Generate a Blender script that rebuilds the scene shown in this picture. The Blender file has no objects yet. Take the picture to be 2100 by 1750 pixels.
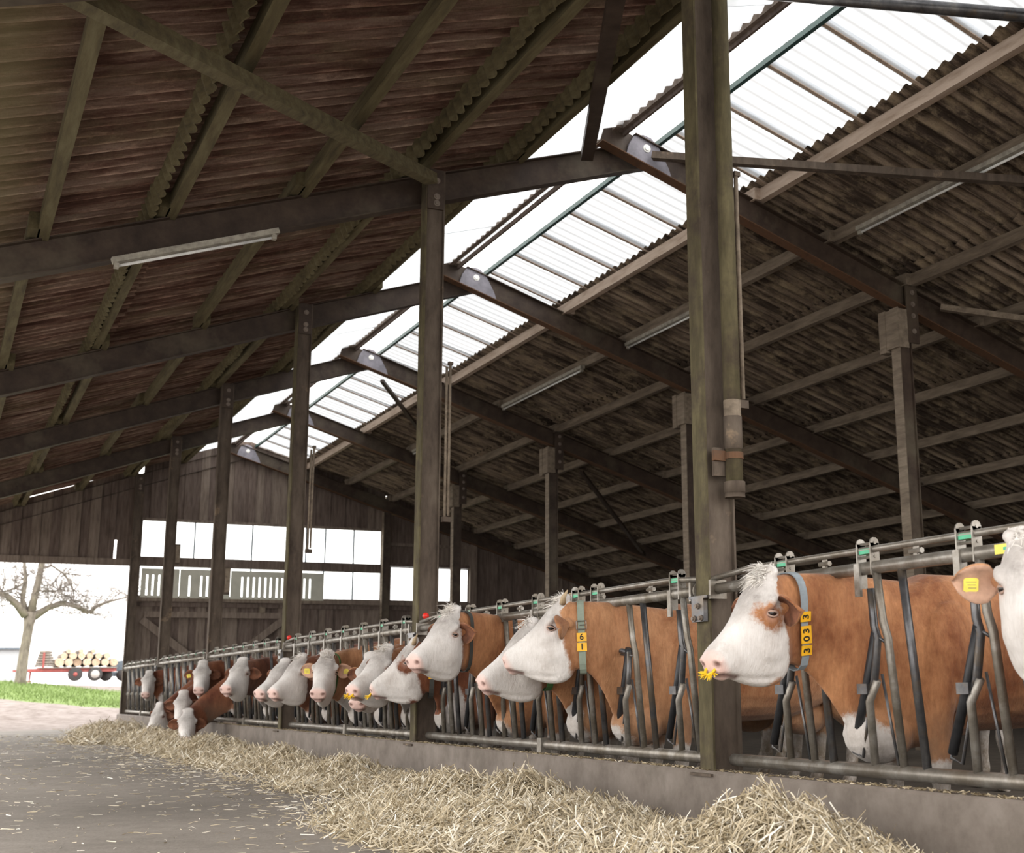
import bpy, math, random
import numpy as np
from mathutils import Vector, Matrix
random.seed(7)
RNG = np.random.default_rng(11)
SC = bpy.context.scene
COL = SC.collection

# ------------------------------------------------------------------ camera
cam_d = bpy.data.cameras.new('camera')
cam = bpy.data.objects.new('camera', cam_d)
COL.objects.link(cam)
cam_d.sensor_fit = 'HORIZONTAL'
cam_d.sensor_width = 36.0
cam_d.lens = 2520.3 / 2100 * 36.0
cam_d.shift_x = (1050 - 1312) / 2100
cam_d.clip_end = 500
_r = Vector((0.869552, -0.493586, -0.015855)); _u = Vector((-0.087684, -0.185910, 0.978647)); _f = Vector((0.485994, 0.849594, 0.204938))
cam.matrix_world = Matrix(((_r.x, _u.x, -_f.x, -4.0097), (_r.y, _u.y, -_f.y, -6.1256), (_r.z, _u.z, -_f.z, 0.8024), (0, 0, 0, 1)))
cam_d.dof.use_dof = True
cam_d.dof.focus_distance = 8.0
cam_d.dof.aperture_fstop = 3.8
SC.camera = cam

# ------------------------------------------------------------------ sky, exposure
W = bpy.data.worlds.new('overcast_sky'); SC.world = W; W.use_nodes = True
nt = W.node_tree
bgn = nt.nodes['Background']
tc = nt.nodes.new('ShaderNodeTexCoord'); sep = nt.nodes.new('ShaderNodeSeparateXYZ'); rmp = nt.nodes.new('ShaderNodeValToRGB')
nt.links.new(tc.outputs['Generated'], sep.inputs[0]); nt.links.new(sep.outputs['Z'], rmp.inputs[0]); nt.links.new(rmp.outputs[0], bgn.inputs[0])
rmp.color_ramp.elements[0].position = 0.0; rmp.color_ramp.elements[0].color = (1.0, 0.965, 0.925, 1)
rmp.color_ramp.elements[1].position = 1.0; rmp.color_ramp.elements[1].color = (1.0, 0.975, 0.94, 1)
bgn.inputs[1].default_value = 1.0
SC.view_settings.view_transform = 'Standard'
SC.view_settings.look = 'None'
SC.view_settings.gamma = 1.0
SC.view_settings.use_curve_mapping = False
SC.view_settings.exposure = 2.0
try:
    SC.cycles.max_bounces = 10; SC.cycles.diffuse_bounces = 6; SC.cycles.transmission_bounces = 6; SC.cycles.transparent_max_bounces = 8
    SC.cycles.use_denoising = True
    SC.cycles.sample_clamp_indirect = 10
except Exception:
    pass

# ------------------------------------------------------------------ materials
def new_mat(name):
    m = bpy.data.materials.new(name); m.use_nodes = True
    n = m.node_tree.nodes; l = m.node_tree.links
    return m, n, l, n['Principled BSDF']
def noise(n, l, vec, scale, detail=4, rough=0.6, dist=0.0):
    t = n.new('ShaderNodeTexNoise'); t.inputs['Scale'].default_value = scale; t.inputs['Detail'].default_value = detail
    t.inputs['Roughness'].default_value = rough; t.inputs['Distortion'].default_value = dist
    if vec is not None: l.new(vec, t.inputs['Vector'])
    return t.outputs['Fac']
def ramp(n, l, fac, stops):
    r = n.new('ShaderNodeValToRGB'); e = r.color_ramp.elements
    while len(e) < len(stops): e.new(0.5)
    for i, (p, c) in enumerate(stops): e[i].position = p; e[i].color = (*c, 1)
    l.new(fac, r.inputs[0]); return r.outputs[0]
def mix(n, l, fac, a, b, mode='MIX'):
    x = n.new('ShaderNodeMix'); x.data_type = 'RGBA'; x.blend_type = mode
    if hasattr(fac, 'links'): l.new(fac, x.inputs[0])
    else: x.inputs[0].default_value = fac
    for s, i in ((a, 6), (b, 7)):
        if hasattr(s, 'links'): l.new(s, x.inputs[i])
        else: x.inputs[i].default_value = (*s, 1)
    return x.outputs[2]
def mathn(n, l, op, a, b):
    x = n.new('ShaderNodeMath'); x.operation = op
    for s, i in ((a, 0), (b, 1)):
        if hasattr(s, 'links'): l.new(s, x.inputs[i])
        else: x.inputs[i].default_value = s
    return x.outputs[0]
def coords(n, l, stretch=(1, 1, 1), kind='pos'):
    if kind == 'pos': src = n.new('ShaderNodeNewGeometry').outputs['Position']
    else: src = n.new('ShaderNodeTexCoord').outputs['Object']
    mp = n.new('ShaderNodeMapping'); mp.inputs['Scale'].default_value = stretch; l.new(src, mp.inputs['Vector'])
    return mp.outputs[0]
def bump(n, l, bs, h, strength=0.3, dist=0.02):
    b = n.new('ShaderNodeBump'); b.inputs['Strength'].default_value = strength; b.inputs['Distance'].default_value = dist
    l.new(h, b.inputs['Height']); l.new(b.outputs[0], bs.inputs['Normal'])
def grain(name, c1, c2, c3=None, stretch=(1, 1, 1), scale=6, rough=0.8, bstr=0.3, bdist=0.01, patch=None, patch_scale=1.5, patch_lo=0.5, patch_hi=0.62, metal=0.0, spec=0.3):
    """streaky two/three tone surface with optional patches of another colour"""
    m, n, l, bs = new_mat(name)
    v = coords(n, l, stretch)
    f = noise(n, l, v, scale, 6, 0.65)
    st = [(0.3, c1), (0.7, c2)] if c3 is None else [(0.25, c1), (0.5, c2), (0.75, c3)]
    c = ramp(n, l, f, st)
    if patch is not None:
        pv = coords(n, l)
        pf = noise(n, l, pv, patch_scale, 5, 0.7)
        pm = ramp(n, l, pf, [(patch_lo, (0, 0, 0)), (patch_hi, (1, 1, 1))])
        c = mix(n, l, pm, c, patch)
    l.new(c, bs.inputs['Base Color']); bs.inputs['Roughness'].default_value = rough
    bs.inputs['Metallic'].default_value = metal; bs.inputs['Specular IOR Level'].default_value = spec
    bump(n, l, bs, f, bstr, bdist)
    return m
def plain(name, c, rough=0.6, metal=0.0, var=0.12, spec=0.4):
    m, n, l, bs = new_mat(name)
    f = noise(n, l, coords(n, l), 14, 3)
    d = tuple(x * (1 - var) for x in c); e = tuple(min(1, x * (1 + var)) for x in c)
    l.new(ramp(n, l, f, [(0.35, d), (0.65, e)]), bs.inputs['Base Color'])
    bs.inputs['Roughness'].default_value = rough; bs.inputs['Metallic'].default_value = metal; bs.inputs['Specular IOR Level'].default_value = spec
    return m

M = {}
M['steel_brown'] = grain('painted_steel_brown', (.028, .018, .013), (.056, .038, .028), (.084, .060, .043), scale=5, rough=0.55, bstr=.15, patch=(.12, .10, .07), patch_scale=1.1, patch_lo=.52, patch_hi=.75)
M['steel_mossy'] = grain('mossy_steel', (.048, .039, .02), (.092, .078, .042), (.155, .132, .07), stretch=(1, 1, .25), scale=12, rough=0.9, bstr=.5, patch=(.055, .04, .03), patch_scale=2.2, patch_lo=.48, patch_hi=.65)
M['steel_dusty'] = grain('dusty_steel', (.045, .033, .025), (.095, .073, .056), (.14, .112, .086), stretch=(1, 1, .3), scale=10, rough=0.85, bstr=.35, patch=(.28, .2, .13), patch_scale=2.4, patch_lo=.6, patch_hi=.72)
M['rust'] = grain('rusty_edge', (.06, .034, .021), (.125, .064, .034), (.085, .055, .038), scale=9, rough=0.85, bstr=.3)
M['timber_left'] = grain('timber_mossy', (.055, .045, .028), (.115, .095, .05), (.17, .15, .085), stretch=(1, .12, 1), scale=16, rough=.9, bstr=.5)
M['timber_right'] = grain('timber_dusty', (.10, .08, .06), (.20, .16, .12), (.30, .25, .19), stretch=(1, .15, 1), scale=14, rough=.9, bstr=.4)
M['timber_tan'] = grain('timber_tan', (.26, .19, .14), (.42, .33, .26), (.50, .40, .33), stretch=(1, .15, 1), scale=14, rough=.85, bstr=.3)
M['board'] = grain('weathered_board', (.06, .043, .035), (.13, .097, .081), (.19, .15, .128), stretch=(1, 1, .12), scale=18, rough=.85, bstr=.5)
M['board_light'] = grain('weathered_board_light', (.10, .075, .06), (.19, .15, .122), (.26, .21, .175), stretch=(1, 1, .12), scale=18, rough=.85, bstr=.5)
M['galv'] = grain('galvanised_pipe', (.13, .118, .10), (.25, .23, .20), (.40, .385, .36), scale=9, rough=.42, bstr=.12, metal=.55, patch=(.165, .142, .112), patch_scale=5, patch_lo=.45, patch_hi=.62, spec=.5)
M['galv_dark'] = grain('worn_dark_pipe', (.04, .04, .044), (.10, .10, .105), (.19, .185, .18), scale=8, rough=.35, bstr=.1, metal=.6, patch=(.13, .105, .08), patch_scale=6, patch_lo=.5, patch_hi=.65, spec=.5)
M['rubber'] = plain('black_rubber', (.022, .023, .026), .45, 0, .3)
M['green_plastic'] = plain('green_plastic', (.08, .42, .24), .5)
M['gusset'] = grain('grey_gusset', (.16, .155, .18), (.27, .26, .30), scale=8, rough=.6, bstr=.1)
M['bolt'] = plain('bright_bolt', (.75, .75, .72), .4, .3)
M['boltdull'] = plain('dull_bolt', (.22, .18, .15), .6, .3)
M['yellow'] = plain('yellow_plastic', (.80, .52, .02), .45)
M['yellow_tag'] = plain('yellow_tag', (.85, .72, .12), .5)
M['amber'] = plain('amber_tag', (.85, .45, .02), .45)
M['orange'] = plain('orange_tag', (.80, .16, .02), .45)
M['red'] = plain('red_plastic', (.70, .03, .02), .35)
M['black'] = plain('black_print', (.012, .012, .012), .6)
M['grey_white'] = plain('grey_white_housing', (.34, .32, .27), .6, 0, .25)
M['white'] = plain('white_plastic', (.75, .76, .75), .5)
M['green_dark'] = plain('dark_green_edge', (.02, .06, .055), .5)
M['slotboard'] = grain('grey_green_panel', (.46, .46, .39), (.56, .55, .47), scale=4, rough=.7, bstr=.1)

def roof_mat(name, stops, patch, patch_scale, lo, hi, ridge_shade=1.0):
    m, n, l, bs = new_mat(name)
    v = coords(n, l, (.30, 3.6, .30)); f = noise(n, l, v, 2.6, 7, .72)
    v2 = coords(n, l, (1.2, 2.4, 1.2)); f2 = noise(n, l, v2, patch_scale, 6, .72)
    c = ramp(n, l, f, stops)
    pm = ramp(n, l, f2, [(lo, (0, 0, 0)), (hi, (1, 1, 1))])
    c = mix(n, l, pm, c, patch)
    # ridge light and shade painted in broken bands along the corrugations
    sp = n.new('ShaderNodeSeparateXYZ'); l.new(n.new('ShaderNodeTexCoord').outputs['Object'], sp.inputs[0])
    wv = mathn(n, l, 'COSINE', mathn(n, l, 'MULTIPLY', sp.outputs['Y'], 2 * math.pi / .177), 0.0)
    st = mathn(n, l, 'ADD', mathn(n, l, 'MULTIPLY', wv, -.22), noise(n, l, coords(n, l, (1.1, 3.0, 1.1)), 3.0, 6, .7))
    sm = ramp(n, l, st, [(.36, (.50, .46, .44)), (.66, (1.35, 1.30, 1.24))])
    c = mix(n, l, ridge_shade, c, sm, 'MULTIPLY')
    f3 = noise(n, l, coords(n, l), 60, 4, .7)
    c = mix(n, l, 0.45, c, ramp(n, l, f3, [(.3, (.45, .45, .45)), (.7, (1, 1, 1))]), 'MULTIPLY')
    l.new(c, bs.inputs['Base Color']); bs.inputs['Roughness'].default_value = .95; bs.inputs['Specular IOR Level'].default_value = .15
    bump(n, l, bs, f3, .5, .006)
    return m
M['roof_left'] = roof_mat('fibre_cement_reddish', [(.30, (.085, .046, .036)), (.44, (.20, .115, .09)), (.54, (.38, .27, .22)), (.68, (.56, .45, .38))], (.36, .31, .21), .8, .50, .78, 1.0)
_m = M['roof_left']; _n = _m.node_tree.nodes; _l = _m.node_tree.links   # algae towards the eave
_bs = _n['Principled BSDF']; _src = _bs.inputs['Base Color'].links[0].from_socket
_sp = _n.new('ShaderNodeSeparateXYZ'); _l.new(_n.new('ShaderNodeNewGeometry').outputs['Position'], _sp.inputs[0])
_fx = ramp(_n, _l, mathn(_n, _l, 'MULTIPLY', mathn(_n, _l, 'ADD', _sp.outputs['X'], 6.0), .2), [(.42, (.75, .75, .75)), (.50, (.0, .0, .0))])
_l.new(mix(_n, _l, _fx, _src, mix(_n, _l, .6, _src, (.26, .24, .13))), _bs.inputs['Base Color'])
M['roof_right'] = roof_mat('fibre_cement_sooty', [(.30, (.024, .018, .015)), (.46, (.07, .054, .043)), (.56, (.20, .16, .125)), (.72, (.38, .31, .24))], (.33, .27, .19), 2.2, .48, .68, .7)
def translucent_mat():
    m, n, l, bs = new_mat('translucent_sheet')
    out = n['Material Output']; tr = n.new('ShaderNodeBsdfTranslucent'); df = n.new('ShaderNodeBsdfDiffuse'); mx = n.new('ShaderNodeMixShader')
    f = noise(n, l, coords(n, l, (.4, 5, .4)), 2.5, 4)
    sc_ = ramp(n, l, f, [(.3, (.74, .78, .82)), (.7, (.95, .97, 1.0))])
    sp = n.new('ShaderNodeSeparateXYZ'); l.new(n.new('ShaderNodeTexCoord').outputs['Object'], sp.inputs[0])
    wv = mathn(n, l, 'COSINE', mathn(n, l, 'MULTIPLY', sp.outputs['Y'], 2 * math.pi / .177), 0.0)      # narrow grey line along each corrugation
    tl = ramp(n, l, wv, [(.0, (.50, .49, .48)), (.12, (1, 1, 1))])
    wm = n.new('ShaderNodeMapRange'); wm.inputs[1].default_value = -1; wm.inputs[2].default_value = 1; l.new(wv, wm.inputs[0]); l.new(wm.outputs[0], tl.node.inputs[0])
    l.new(mix(n, l, 1.0, sc_, tl, 'MULTIPLY'), tr.inputs[0])
    df.inputs[0].default_value = (.7, .72, .74, 1); mx.inputs[0].default_value = .42
    l.new(df.outputs[0], mx.inputs[1]); l.new(tr.outputs[0], mx.inputs[2]); l.new(mx.outputs[0], out.inputs[0])
    return m
M['skylight'] = translucent_mat()
def glass_mat():
    m, n, l, bs = new_mat('clear_pane')
    out = n['Material Output']; tr = n.new('ShaderNodeBsdfTransparent'); gl = n.new('ShaderNodeBsdfGlossy'); mx = n.new('ShaderNodeMixShader')
    gl.inputs['Roughness'].default_value = .08; tr.inputs[0].default_value = (.95, .97, .97, 1); mx.inputs[0].default_value = .06
    l.new(tr.outputs[0], mx.inputs[1]); l.new(gl.outputs[0], mx.inputs[2]); l.new(mx.outputs[0], out.inputs[0])
    return m
M['pane'] = glass_mat()
def floor_mat():
    m, n, l, bs = new_mat('barn_concrete')
    v = coords(n, l)
    f1 = noise(n, l, v, .42, 5, .6); f2 = noise(n, l, v, 7, 6, .7); f3 = noise(n, l, v, 45, 4, .7)
    c = ramp(n, l, f1, [(.3, (.15, .132, .114)), (.7, (.30, .268, .238))])
    c = mix(n, l, .5, c, ramp(n, l, f2, [(.3, (.55, .53, .50)), (.7, (1.1, 1.08, 1.05))]), 'MULTIPLY')
    c = mix(n, l, .5, c, ramp(n, l, f3, [(.35, (.6, .58, .55)), (.65, (1.1, 1.1, 1.1))]), 'MULTIPLY')
    l.new(c, bs.inputs['Base Color']); bs.inputs['Roughness'].default_value = .7; bs.inputs['Specular IOR Level'].default_value = .3
    bump(n, l, bs, f3, .35, .008); return m
M['floor'] = floor_mat()
M['kerb'] = grain('kerb_concrete', (.110, .090, .074), (.178, .150, .128), (.235, .203, .177), scale=4.5, rough=.75, bstr=.25, bdist=.006, patch=(.13, .11, .09), patch_scale=3, patch_lo=.55, patch_hi=.75)
M['pen_floor'] = grain('pen_floor', (.06, .05, .04), (.12, .10, .08), scale=5, rough=.8)
def ground_mat():
    m, n, l, bs = new_mat('yard_ground')
    v = coords(n, l)
    geo = n.new('ShaderNodeNewGeometry'); sp = n.new('ShaderNodeSeparateXYZ'); l.new(geo.outputs['Position'], sp.inputs[0])
    f1 = noise(n, l, v, .6, 5); f2 = noise(n, l, v, 3, 6, .7)
    dirt = ramp(n, l, f2, [(.3, (.16, .13, .115)), (.55, (.27, .235, .22)), (.75, (.32, .285, .27))])
    grass = ramp(n, l, f2, [(.3, (.13, .19, .06)), (.7, (.22, .29, .11))])
    yy = mathn(n, l, 'ADD', sp.outputs['Y'], mathn(n, l, 'MULTIPLY', f1, 3.0))
    yy = mathn(n, l, 'ADD', yy, mathn(n, l, 'MULTIPLY', sp.outputs['X'], 0.9))
    a = ramp(n, l, mathn(n, l, 'MULTIPLY', mathn(n, l, 'SUBTRACT', yy, 30.0), .05), [(.22, (0, 0, 0)), (.26, (1, 1, 1)), (.80, (1, 1, 1)), (.9, (0, 0, 0))])
    c = mix(n, l, a, dirt, grass)
    l.new(c, bs.inputs['Base Color']); bs.inputs['Roughness'].default_value = .95; bs.inputs['Specular IOR Level'].default_value = .1
    bump(n, l, bs, f2, .5, .05); return m
M['ground'] = ground_mat()
M['grass'] = plain('grass_blade', (.18, .255, .08), .8, 0, .35)
M['bark'] = grain('tree_bark', (.10, .085, .07), (.22, .19, .16), (.30, .27, .2), stretch=(1, 1, .3), scale=9, rough=.95, bstr=.6)
M['twig'] = plain('bare_twig', (.20, .17, .155), .9)
M['log_end'] = plain('sawn_log', (.62, .46, .33), .8, 0, .2)
M['log_grey'] = plain('weathered_log', (.25, .22, .19), .9, 0, .3)
M['trailer_red'] = plain('faded_red_paint', (.38, .10, .09), .6)
M['tyre'] = plain('tyre', (.06, .055, .055), .8)
M['hub'] = plain('wheel_hub', (.55, .52, .5), .5)
M['render'] = plain('pale_render', (.50, .52, .54), .9, 0, .06)
M['slate'] = plain('slate_blue_metal', (.12, .15, .18), .6, 0, .3)
M['hoof'] = plain('hoof', (.05, .042, .035), .5)
M['eye'] = plain('eyeball', (.012, .008, .007), .22, 0, .2, .45)
M['lid'] = plain('eyelid_skin', (.38, .26, .21), .6)
M['ear_in'] = plain('inner_ear_skin', (.50, .31, .22), .8, 0, .2)
M['ear_in_dark'] = plain('inner_ear_hair', (.16, .065, .035), .85, 0, .4)
M['horn'] = plain('horn', (.42, .32, .2), .5)
M['hair_white'] = plain('white_hair', (.72, .69, .65), .75, 0, .2, .2)
M['strap_grey'] = plain('grey_strap', (.25, .29, .32), .7)
M['strap_green'] = plain('grey_green_strap', (.22, .26, .21), .7)
M['strap_moss'] = plain('green_strap', (.06, .16, .05), .7)
M['strap_dark'] = plain('dark_strap', (.05, .05, .045), .7)
M['buckle'] = plain('steel_buckle', (.6, .6, .6), .25, .9)

def coat_mat(name, brown_lo, brown_hi):
    m, n, l, bs = new_mat(name)
    v = coords(n, l, (1, 1, 1), 'obj')
    at = n.new('ShaderNodeAttribute'); at.attribute_name = 'coat'
    ap = n.new('ShaderNodeAttribute'); ap.attribute_name = 'pink'
    ad = n.new('ShaderNodeAttribute'); ad.attribute_name = 'dark'
    n1 = noise(n, l, v, 9, 3, .6); n2 = noise(n, l, v, 70, 3, .7)
    e = mathn(n, l, 'ADD', at.outputs['Fac'], mathn(n, l, 'MULTIPLY', mathn(n, l, 'SUBTRACT', n1, .5), .11))
    e = mathn(n, l, 'ADD', e, mathn(n, l, 'MULTIPLY', mathn(n, l, 'SUBTRACT', n2, .5), .045))
    mk = ramp(n, l, mathn(n, l, 'ADD', mathn(n, l, 'MULTIPLY', e, 20.0), .5), [(.2, (0, 0, 0)), (.8, (1, 1, 1))])
    b1 = noise(n, l, coords(n, l, (1, 1, .6), 'obj'), 2.6, 7, .68)
    fur = noise(n, l, coords(n, l, (1, 1, .25), 'obj'), 60, 4, .7)
    br = ramp(n, l, b1, [(.38, brown_lo), (.62, brown_hi)])
    br = mix(n, l, .55, br, ramp(n, l, fur, [(.3, (.62, .60, .58)), (.7, (1.15, 1.15, 1.15))]), 'MULTIPLY')
    wh = ramp(n, l, noise(n, l, v, 6, 5, .65), [(.28, (.52, .475, .445)), (.48, (.68, .645, .62)), (.7, (.76, .73, .71))])
    aw = n.new('ShaderNodeAttribute'); aw.attribute_name = 'brow'; aso = n.new('ShaderNodeAttribute'); aso.attribute_name = 'soil'
    wh = mix(n, l, mathn(n, l, 'MULTIPLY', aw.outputs['Fac'], mathn(n, l, 'MULTIPLY', noise(n, l, v, 16, 5, .75), 1.35)), wh, (.24, .215, .20))
    wh = mix(n, l, .4, wh, ramp(n, l, fur, [(.3, (.8, .79, .77)), (.7, (1.05, 1.05, 1.05))]), 'MULTIPLY')
    c = mix(n, l, mk, wh, br)
    pk = mix(n, l, ap.outputs['Fac'], c, (.74, .49, .43))
    so = mathn(n, l, 'MULTIPLY', aso.outputs['Fac'], ramp(n, l, noise(n, l, v, 7, 5, .7), [(.3, (.35, .35, .35)), (.6, (1, 1, 1))]))
    pk = mix(n, l, so, pk, (.15, .115, .08))
    dk = mix(n, l, ad.outputs['Fac'], pk, (.16, .075, .06))
    l.new(dk, bs.inputs['Base Color']); bs.inputs['Roughness'].default_value = .72; bs.inputs['Specular IOR Level'].default_value = .25
    bs.inputs['Sheen Weight'].default_value = .15
    bump(n, l, bs, fur, .7, .008)
    return m
M['coat_orange'] = coat_mat('coat_orange_brown', (.20, .066, .023), (.50, .235, .105))
M['coat_red'] = coat_mat('coat_red_brown', (.12, .036, .017), (.30, .115, .055))
M['coat_tan'] = coat_mat('coat_tan_brown', (.27, .105, .042), (.52, .27, .135))

# ------------------------------------------------------------------ mesh helpers
class MB:
    def __init__(s): s.v = []; s.f = []; s.mi = []
    def add(s, verts, faces, mi=0):
        o = len(s.v); s.v.extend([tuple(p) for p in verts]); s.f.extend([tuple(i + o for i in q) for q in faces]); s.mi.extend([mi] * len(faces)); return s
    def box(s, lo, hi, mi=0):
        x0, y0, z0 = lo; x1, y1, z1 = hi
        return s.add([(x0, y0, z0), (x1, y0, z0), (x1, y1, z0), (x0, y1, z0), (x0, y0, z1), (x1, y0, z1), (x1, y1, z1), (x0, y1, z1)],
                     [(0, 3, 2, 1), (4, 5, 6, 7), (0, 1, 5, 4), (1, 2, 6, 5), (2, 3, 7, 6), (3, 0, 4, 7)], mi)
    def bar(s, a, b, w, h, up=(0, 0, 1), mi=0):
        a = Vector(a); b = Vector(b); d = (b - a).normalized(); u = Vector(up); side = d.cross(u)
        if side.length < 1e-4: side = d.cross(Vector((1, 0, 0)))
        side.normalize(); u = side.cross(d)
        vs = []
        for p in (a, b):
            for sx, sy in ((-1, -1), (1, -1), (1, 1), (-1, 1)): vs.append(p + side * (sx * w / 2) + u * (sy * h / 2))
        return s.add(vs, [(0, 3, 2, 1), (4, 5, 6, 7), (0, 1, 5, 4), (1, 2, 6, 5), (2, 3, 7, 6), (3, 0, 4, 7)][::1], mi)
    def tube(s, pts, r, n=8, cap=True, mi=0):
        pts = [Vector(p) for p in pts]; k = len(pts)
        rs = r if isinstance(r, (list, tuple)) else [r] * k
        ref = None; rings = []
        for i, p in enumerate(pts):
            d = (pts[min(i + 1, k - 1)] - pts[max(i - 1, 0)])
            d = d.normalized() if d.length > 1e-9 else Vector((0, 0, 1))
            if ref is None:
                ref = d.cross(Vector((0, 0, 1)))
                if ref.length < 1e-3: ref = d.cross(Vector((1, 0, 0)))
            ref = (ref - d * ref.dot(d)).normalized(); bi = d.cross(ref)
            rings.append([p + (ref * math.cos(2 * math.pi * j / n) + bi * math.sin(2 * math.pi * j / n)) * rs[i] for j in range(n)])
        vs = [q for R in rings for q in R]; fs = []
        for i in range(k - 1):
            for j in range(n):
                a = i * n + j; b = i * n + (j + 1) % n
                fs.append((a, b, b + n, a + n))
        if cap: fs.append(tuple(range(n))[::-1]); fs.append(tuple((k - 1) * n + j for j in range(n)))
        return s.add(vs, fs, mi)
    def ball(s, c, rx, ry=None, rz=None, nu=10, nv=7, R=None, mi=0):
        ry = ry or rx; rz = rz or rx; c = Vector(c); vs = [(0, 0, 1)]
        for i in range(1, nv):
            th = math.pi * i / nv
            for j in range(nu): vs.append((math.sin(th) * math.cos(2 * math.pi * j / nu), math.sin(th) * math.sin(2 * math.pi * j / nu), math.cos(th)))
        vs.append((0, 0, -1)); out = []
        for p in vs:
            q = Vector((p[0] * rx, p[1] * ry, p[2] * rz))
            if R is not None: q = R @ q
            out.append(c + q)
        fs = [(0, 1 + j, 1 + (j + 1) % nu) for j in range(nu)]
        for i in range(nv - 2):
            for j in range(nu):
                a = 1 + i * nu + j; b = 1 + i * nu + (j + 1) % nu; fs.append((a, a + nu, b + nu, b))
        L = len(out) - 1; o = 1 + (nv - 2) * nu
        fs += [(L, o + (j + 1) % nu, o + j) for j in range(nu)]
        return s.add(out, fs, mi)
    def prism(s, poly, axis, lo, hi, mi=0):
        """extrude a 2D polygon along an axis; poly in the other two axes (cyclic order)"""
        n = len(poly)
        def P(q, t):
            return {'x': (t, q[0], q[1]), 'y': (q[0], t, q[1]), 'z': (q[0], q[1], t)}[axis]
        vs = [P(q, lo) for q in poly] + [P(q, hi) for q in poly]
        fs = [tuple(range(n))[::-1], tuple(range(n, 2 * n))] + [(i, (i + 1) % n, n + (i + 1) % n, n + i) for i in range(n)]
        return s.add(vs, fs, mi)
    def ibeam(s, a, b, depth, fw, tf, tw, up, flanges=True):
        a = Vector(a); b = Vector(b); d = (b - a).normalized(); side = d.cross(Vector(up)).normalized(); u = side.cross(d)
        s.bar(a + u * 0, b + u * 0, tw, depth - 2 * tf, u)
        if flanges: s.bar(a + u * (depth / 2 - tf / 2), b + u * (depth / 2 - tf / 2), fw, tf, u)
        return s
    def mesh(s, name, mats, smooth=False, off=(0, 0, 0)):
        me = bpy.data.meshes.new(name)
        o = Vector(off); me.from_pydata([(p[0] - o.x, p[1] - o.y, p[2] - o.z) for p in s.v], [], s.f)
        for m in (mats if isinstance(mats, (list, tuple)) else [mats]): me.materials.append(m)
        if any(s.mi): me.polygons.foreach_set('material_index', s.mi)
        if smooth: me.polygons.foreach_set('use_smooth', [True] * len(me.polygons))
        me.update(); return me

WL = {}
def obj(name, mb, mats, parent=None, smooth=False, label=None, kind=None, loc=None):
    """one mesh object; vertices are world coordinates, origin goes to loc (top level) or the parent's origin"""
    base = WL[parent.name] if parent is not None else Vector(loc or (0, 0, 0))
    me = mb.mesh(name, mats, smooth, base)
    o = bpy.data.objects.new(name, me); COL.objects.link(o)
    if parent is not None: o.parent = parent
    else: o.location = base
    WL[o.name] = base
    if label: o['label'] = label
    if kind: o['kind'] = kind
    return o
def inst(name, me, mw, parent=None, label=None):
    """object sharing mesh data, placed by a world matrix"""
    o = bpy.data.objects.new(name, me); COL.objects.link(o)
    if parent is not None:
        o.parent = parent; o.matrix_basis = Matrix.Translation(-WL[parent.name]) @ mw
    else: o.matrix_world = mw
    WL[o.name] = mw.translation.copy()
    if label: o['label'] = label
    return o
def tag(o, label, cat, group=None, kind=None):
    o['label'] = label; o['category'] = cat
    if group: o['group'] = group
    if kind: o['kind'] = kind
    return o
def thing(name, label, cat, loc=(0, 0, 0), group=None):
    o = bpy.data.objects.new(name, None); COL.objects.link(o); o.location = loc; o.empty_display_size = .2
    WL[o.name] = Vector(loc); return tag(o, label, cat, group)
def setting(name, loc=(0, 0, 0)):
    o = bpy.data.objects.new(name, None); COL.objects.link(o); o.location = loc; o['kind'] = 'structure'; WL[o.name] = Vector(loc); return o
def struct(name, mb, m, loc=None):
    o = obj(name, mb, m, None, loc=loc); o['kind'] = 'structure'; return o
ORD = ['first', 'second', 'third', 'fourth', 'fifth', 'sixth', 'seventh', 'eighth', 'ninth']
# ------------------------------------------------------------------ floor, yard
fl = MB(); fl.add([(-5.6, -10, 0), (-.12, -10, 0), (-.12, 25.2, 0), (-5.6, 25.2, 0)], [(0, 1, 2, 3)]); fl.add([(-5.6, -10, -.1), (-.12, -10, -.1), (-.12, 25.2, -.1), (-5.6, 25.2, -.1)], [(3, 2, 1, 0)])
struct('floor', fl, M['floor'])
pf = MB(); pf.box((.10, -10, -.1), (16.0, 25.0, .0)); struct('floor.001', pf, M['pen_floor'])
kb = MB(); kb.prism([(-.13, -.05), (.12, -.05), (.12, .30), (-.115, .315), (-.13, .30)], 'y', -10, 25.25)
struct('trim_1', kb, M['kerb'])
def gz(x, y):
    if y < 25: b = -.02
    else:
        t = y - 25
        b = -.02 + .40 * min(1, t / 7) ** 1.6 + .055 * max(0, t - 5) + .0 * t
        b = min(b, 1.32)
        b -= .075 * max(-3, min(4, x + 2)) * min(1, t / 10)
    return b + .03 * math.sin(x * 1.7 + y * .9) * (1 if y > 27 else 0)
gm = MB(); xs = np.linspace(-40, 40, 61); ys = list(np.linspace(25.15, 60, 60)) + [70, 90, 140, 260]
vs = [(x, y, gz(x, y)) for y in ys for x in xs]; nx = len(xs)
gm.add(vs, [(j * nx + i, j * nx + i + 1, (j + 1) * nx + i + 1, (j + 1) * nx + i) for j in range(len(ys) - 1) for i in range(nx - 1)])
go = struct('ground', gm, M['ground'])
gs = MB(); gs.add([(-60, -60, -.06), (-5.6, -60, -.06), (-5.6, 25.2, -.06), (-60, 25.2, -.06)], [(0, 1, 2, 3)]); gs.add([(-5.6, -60, -.06), (40, -60, -.06), (40, -10, -.06), (-5.6, -10, -.06)], [(0, 1, 2, 3)]); gs.add([(16.1, -10, -.06), (40, -10, -.06), (40, 25.2, -.06), (16.1, 25.2, -.06)], [(0, 1, 2, 3)])
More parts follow.
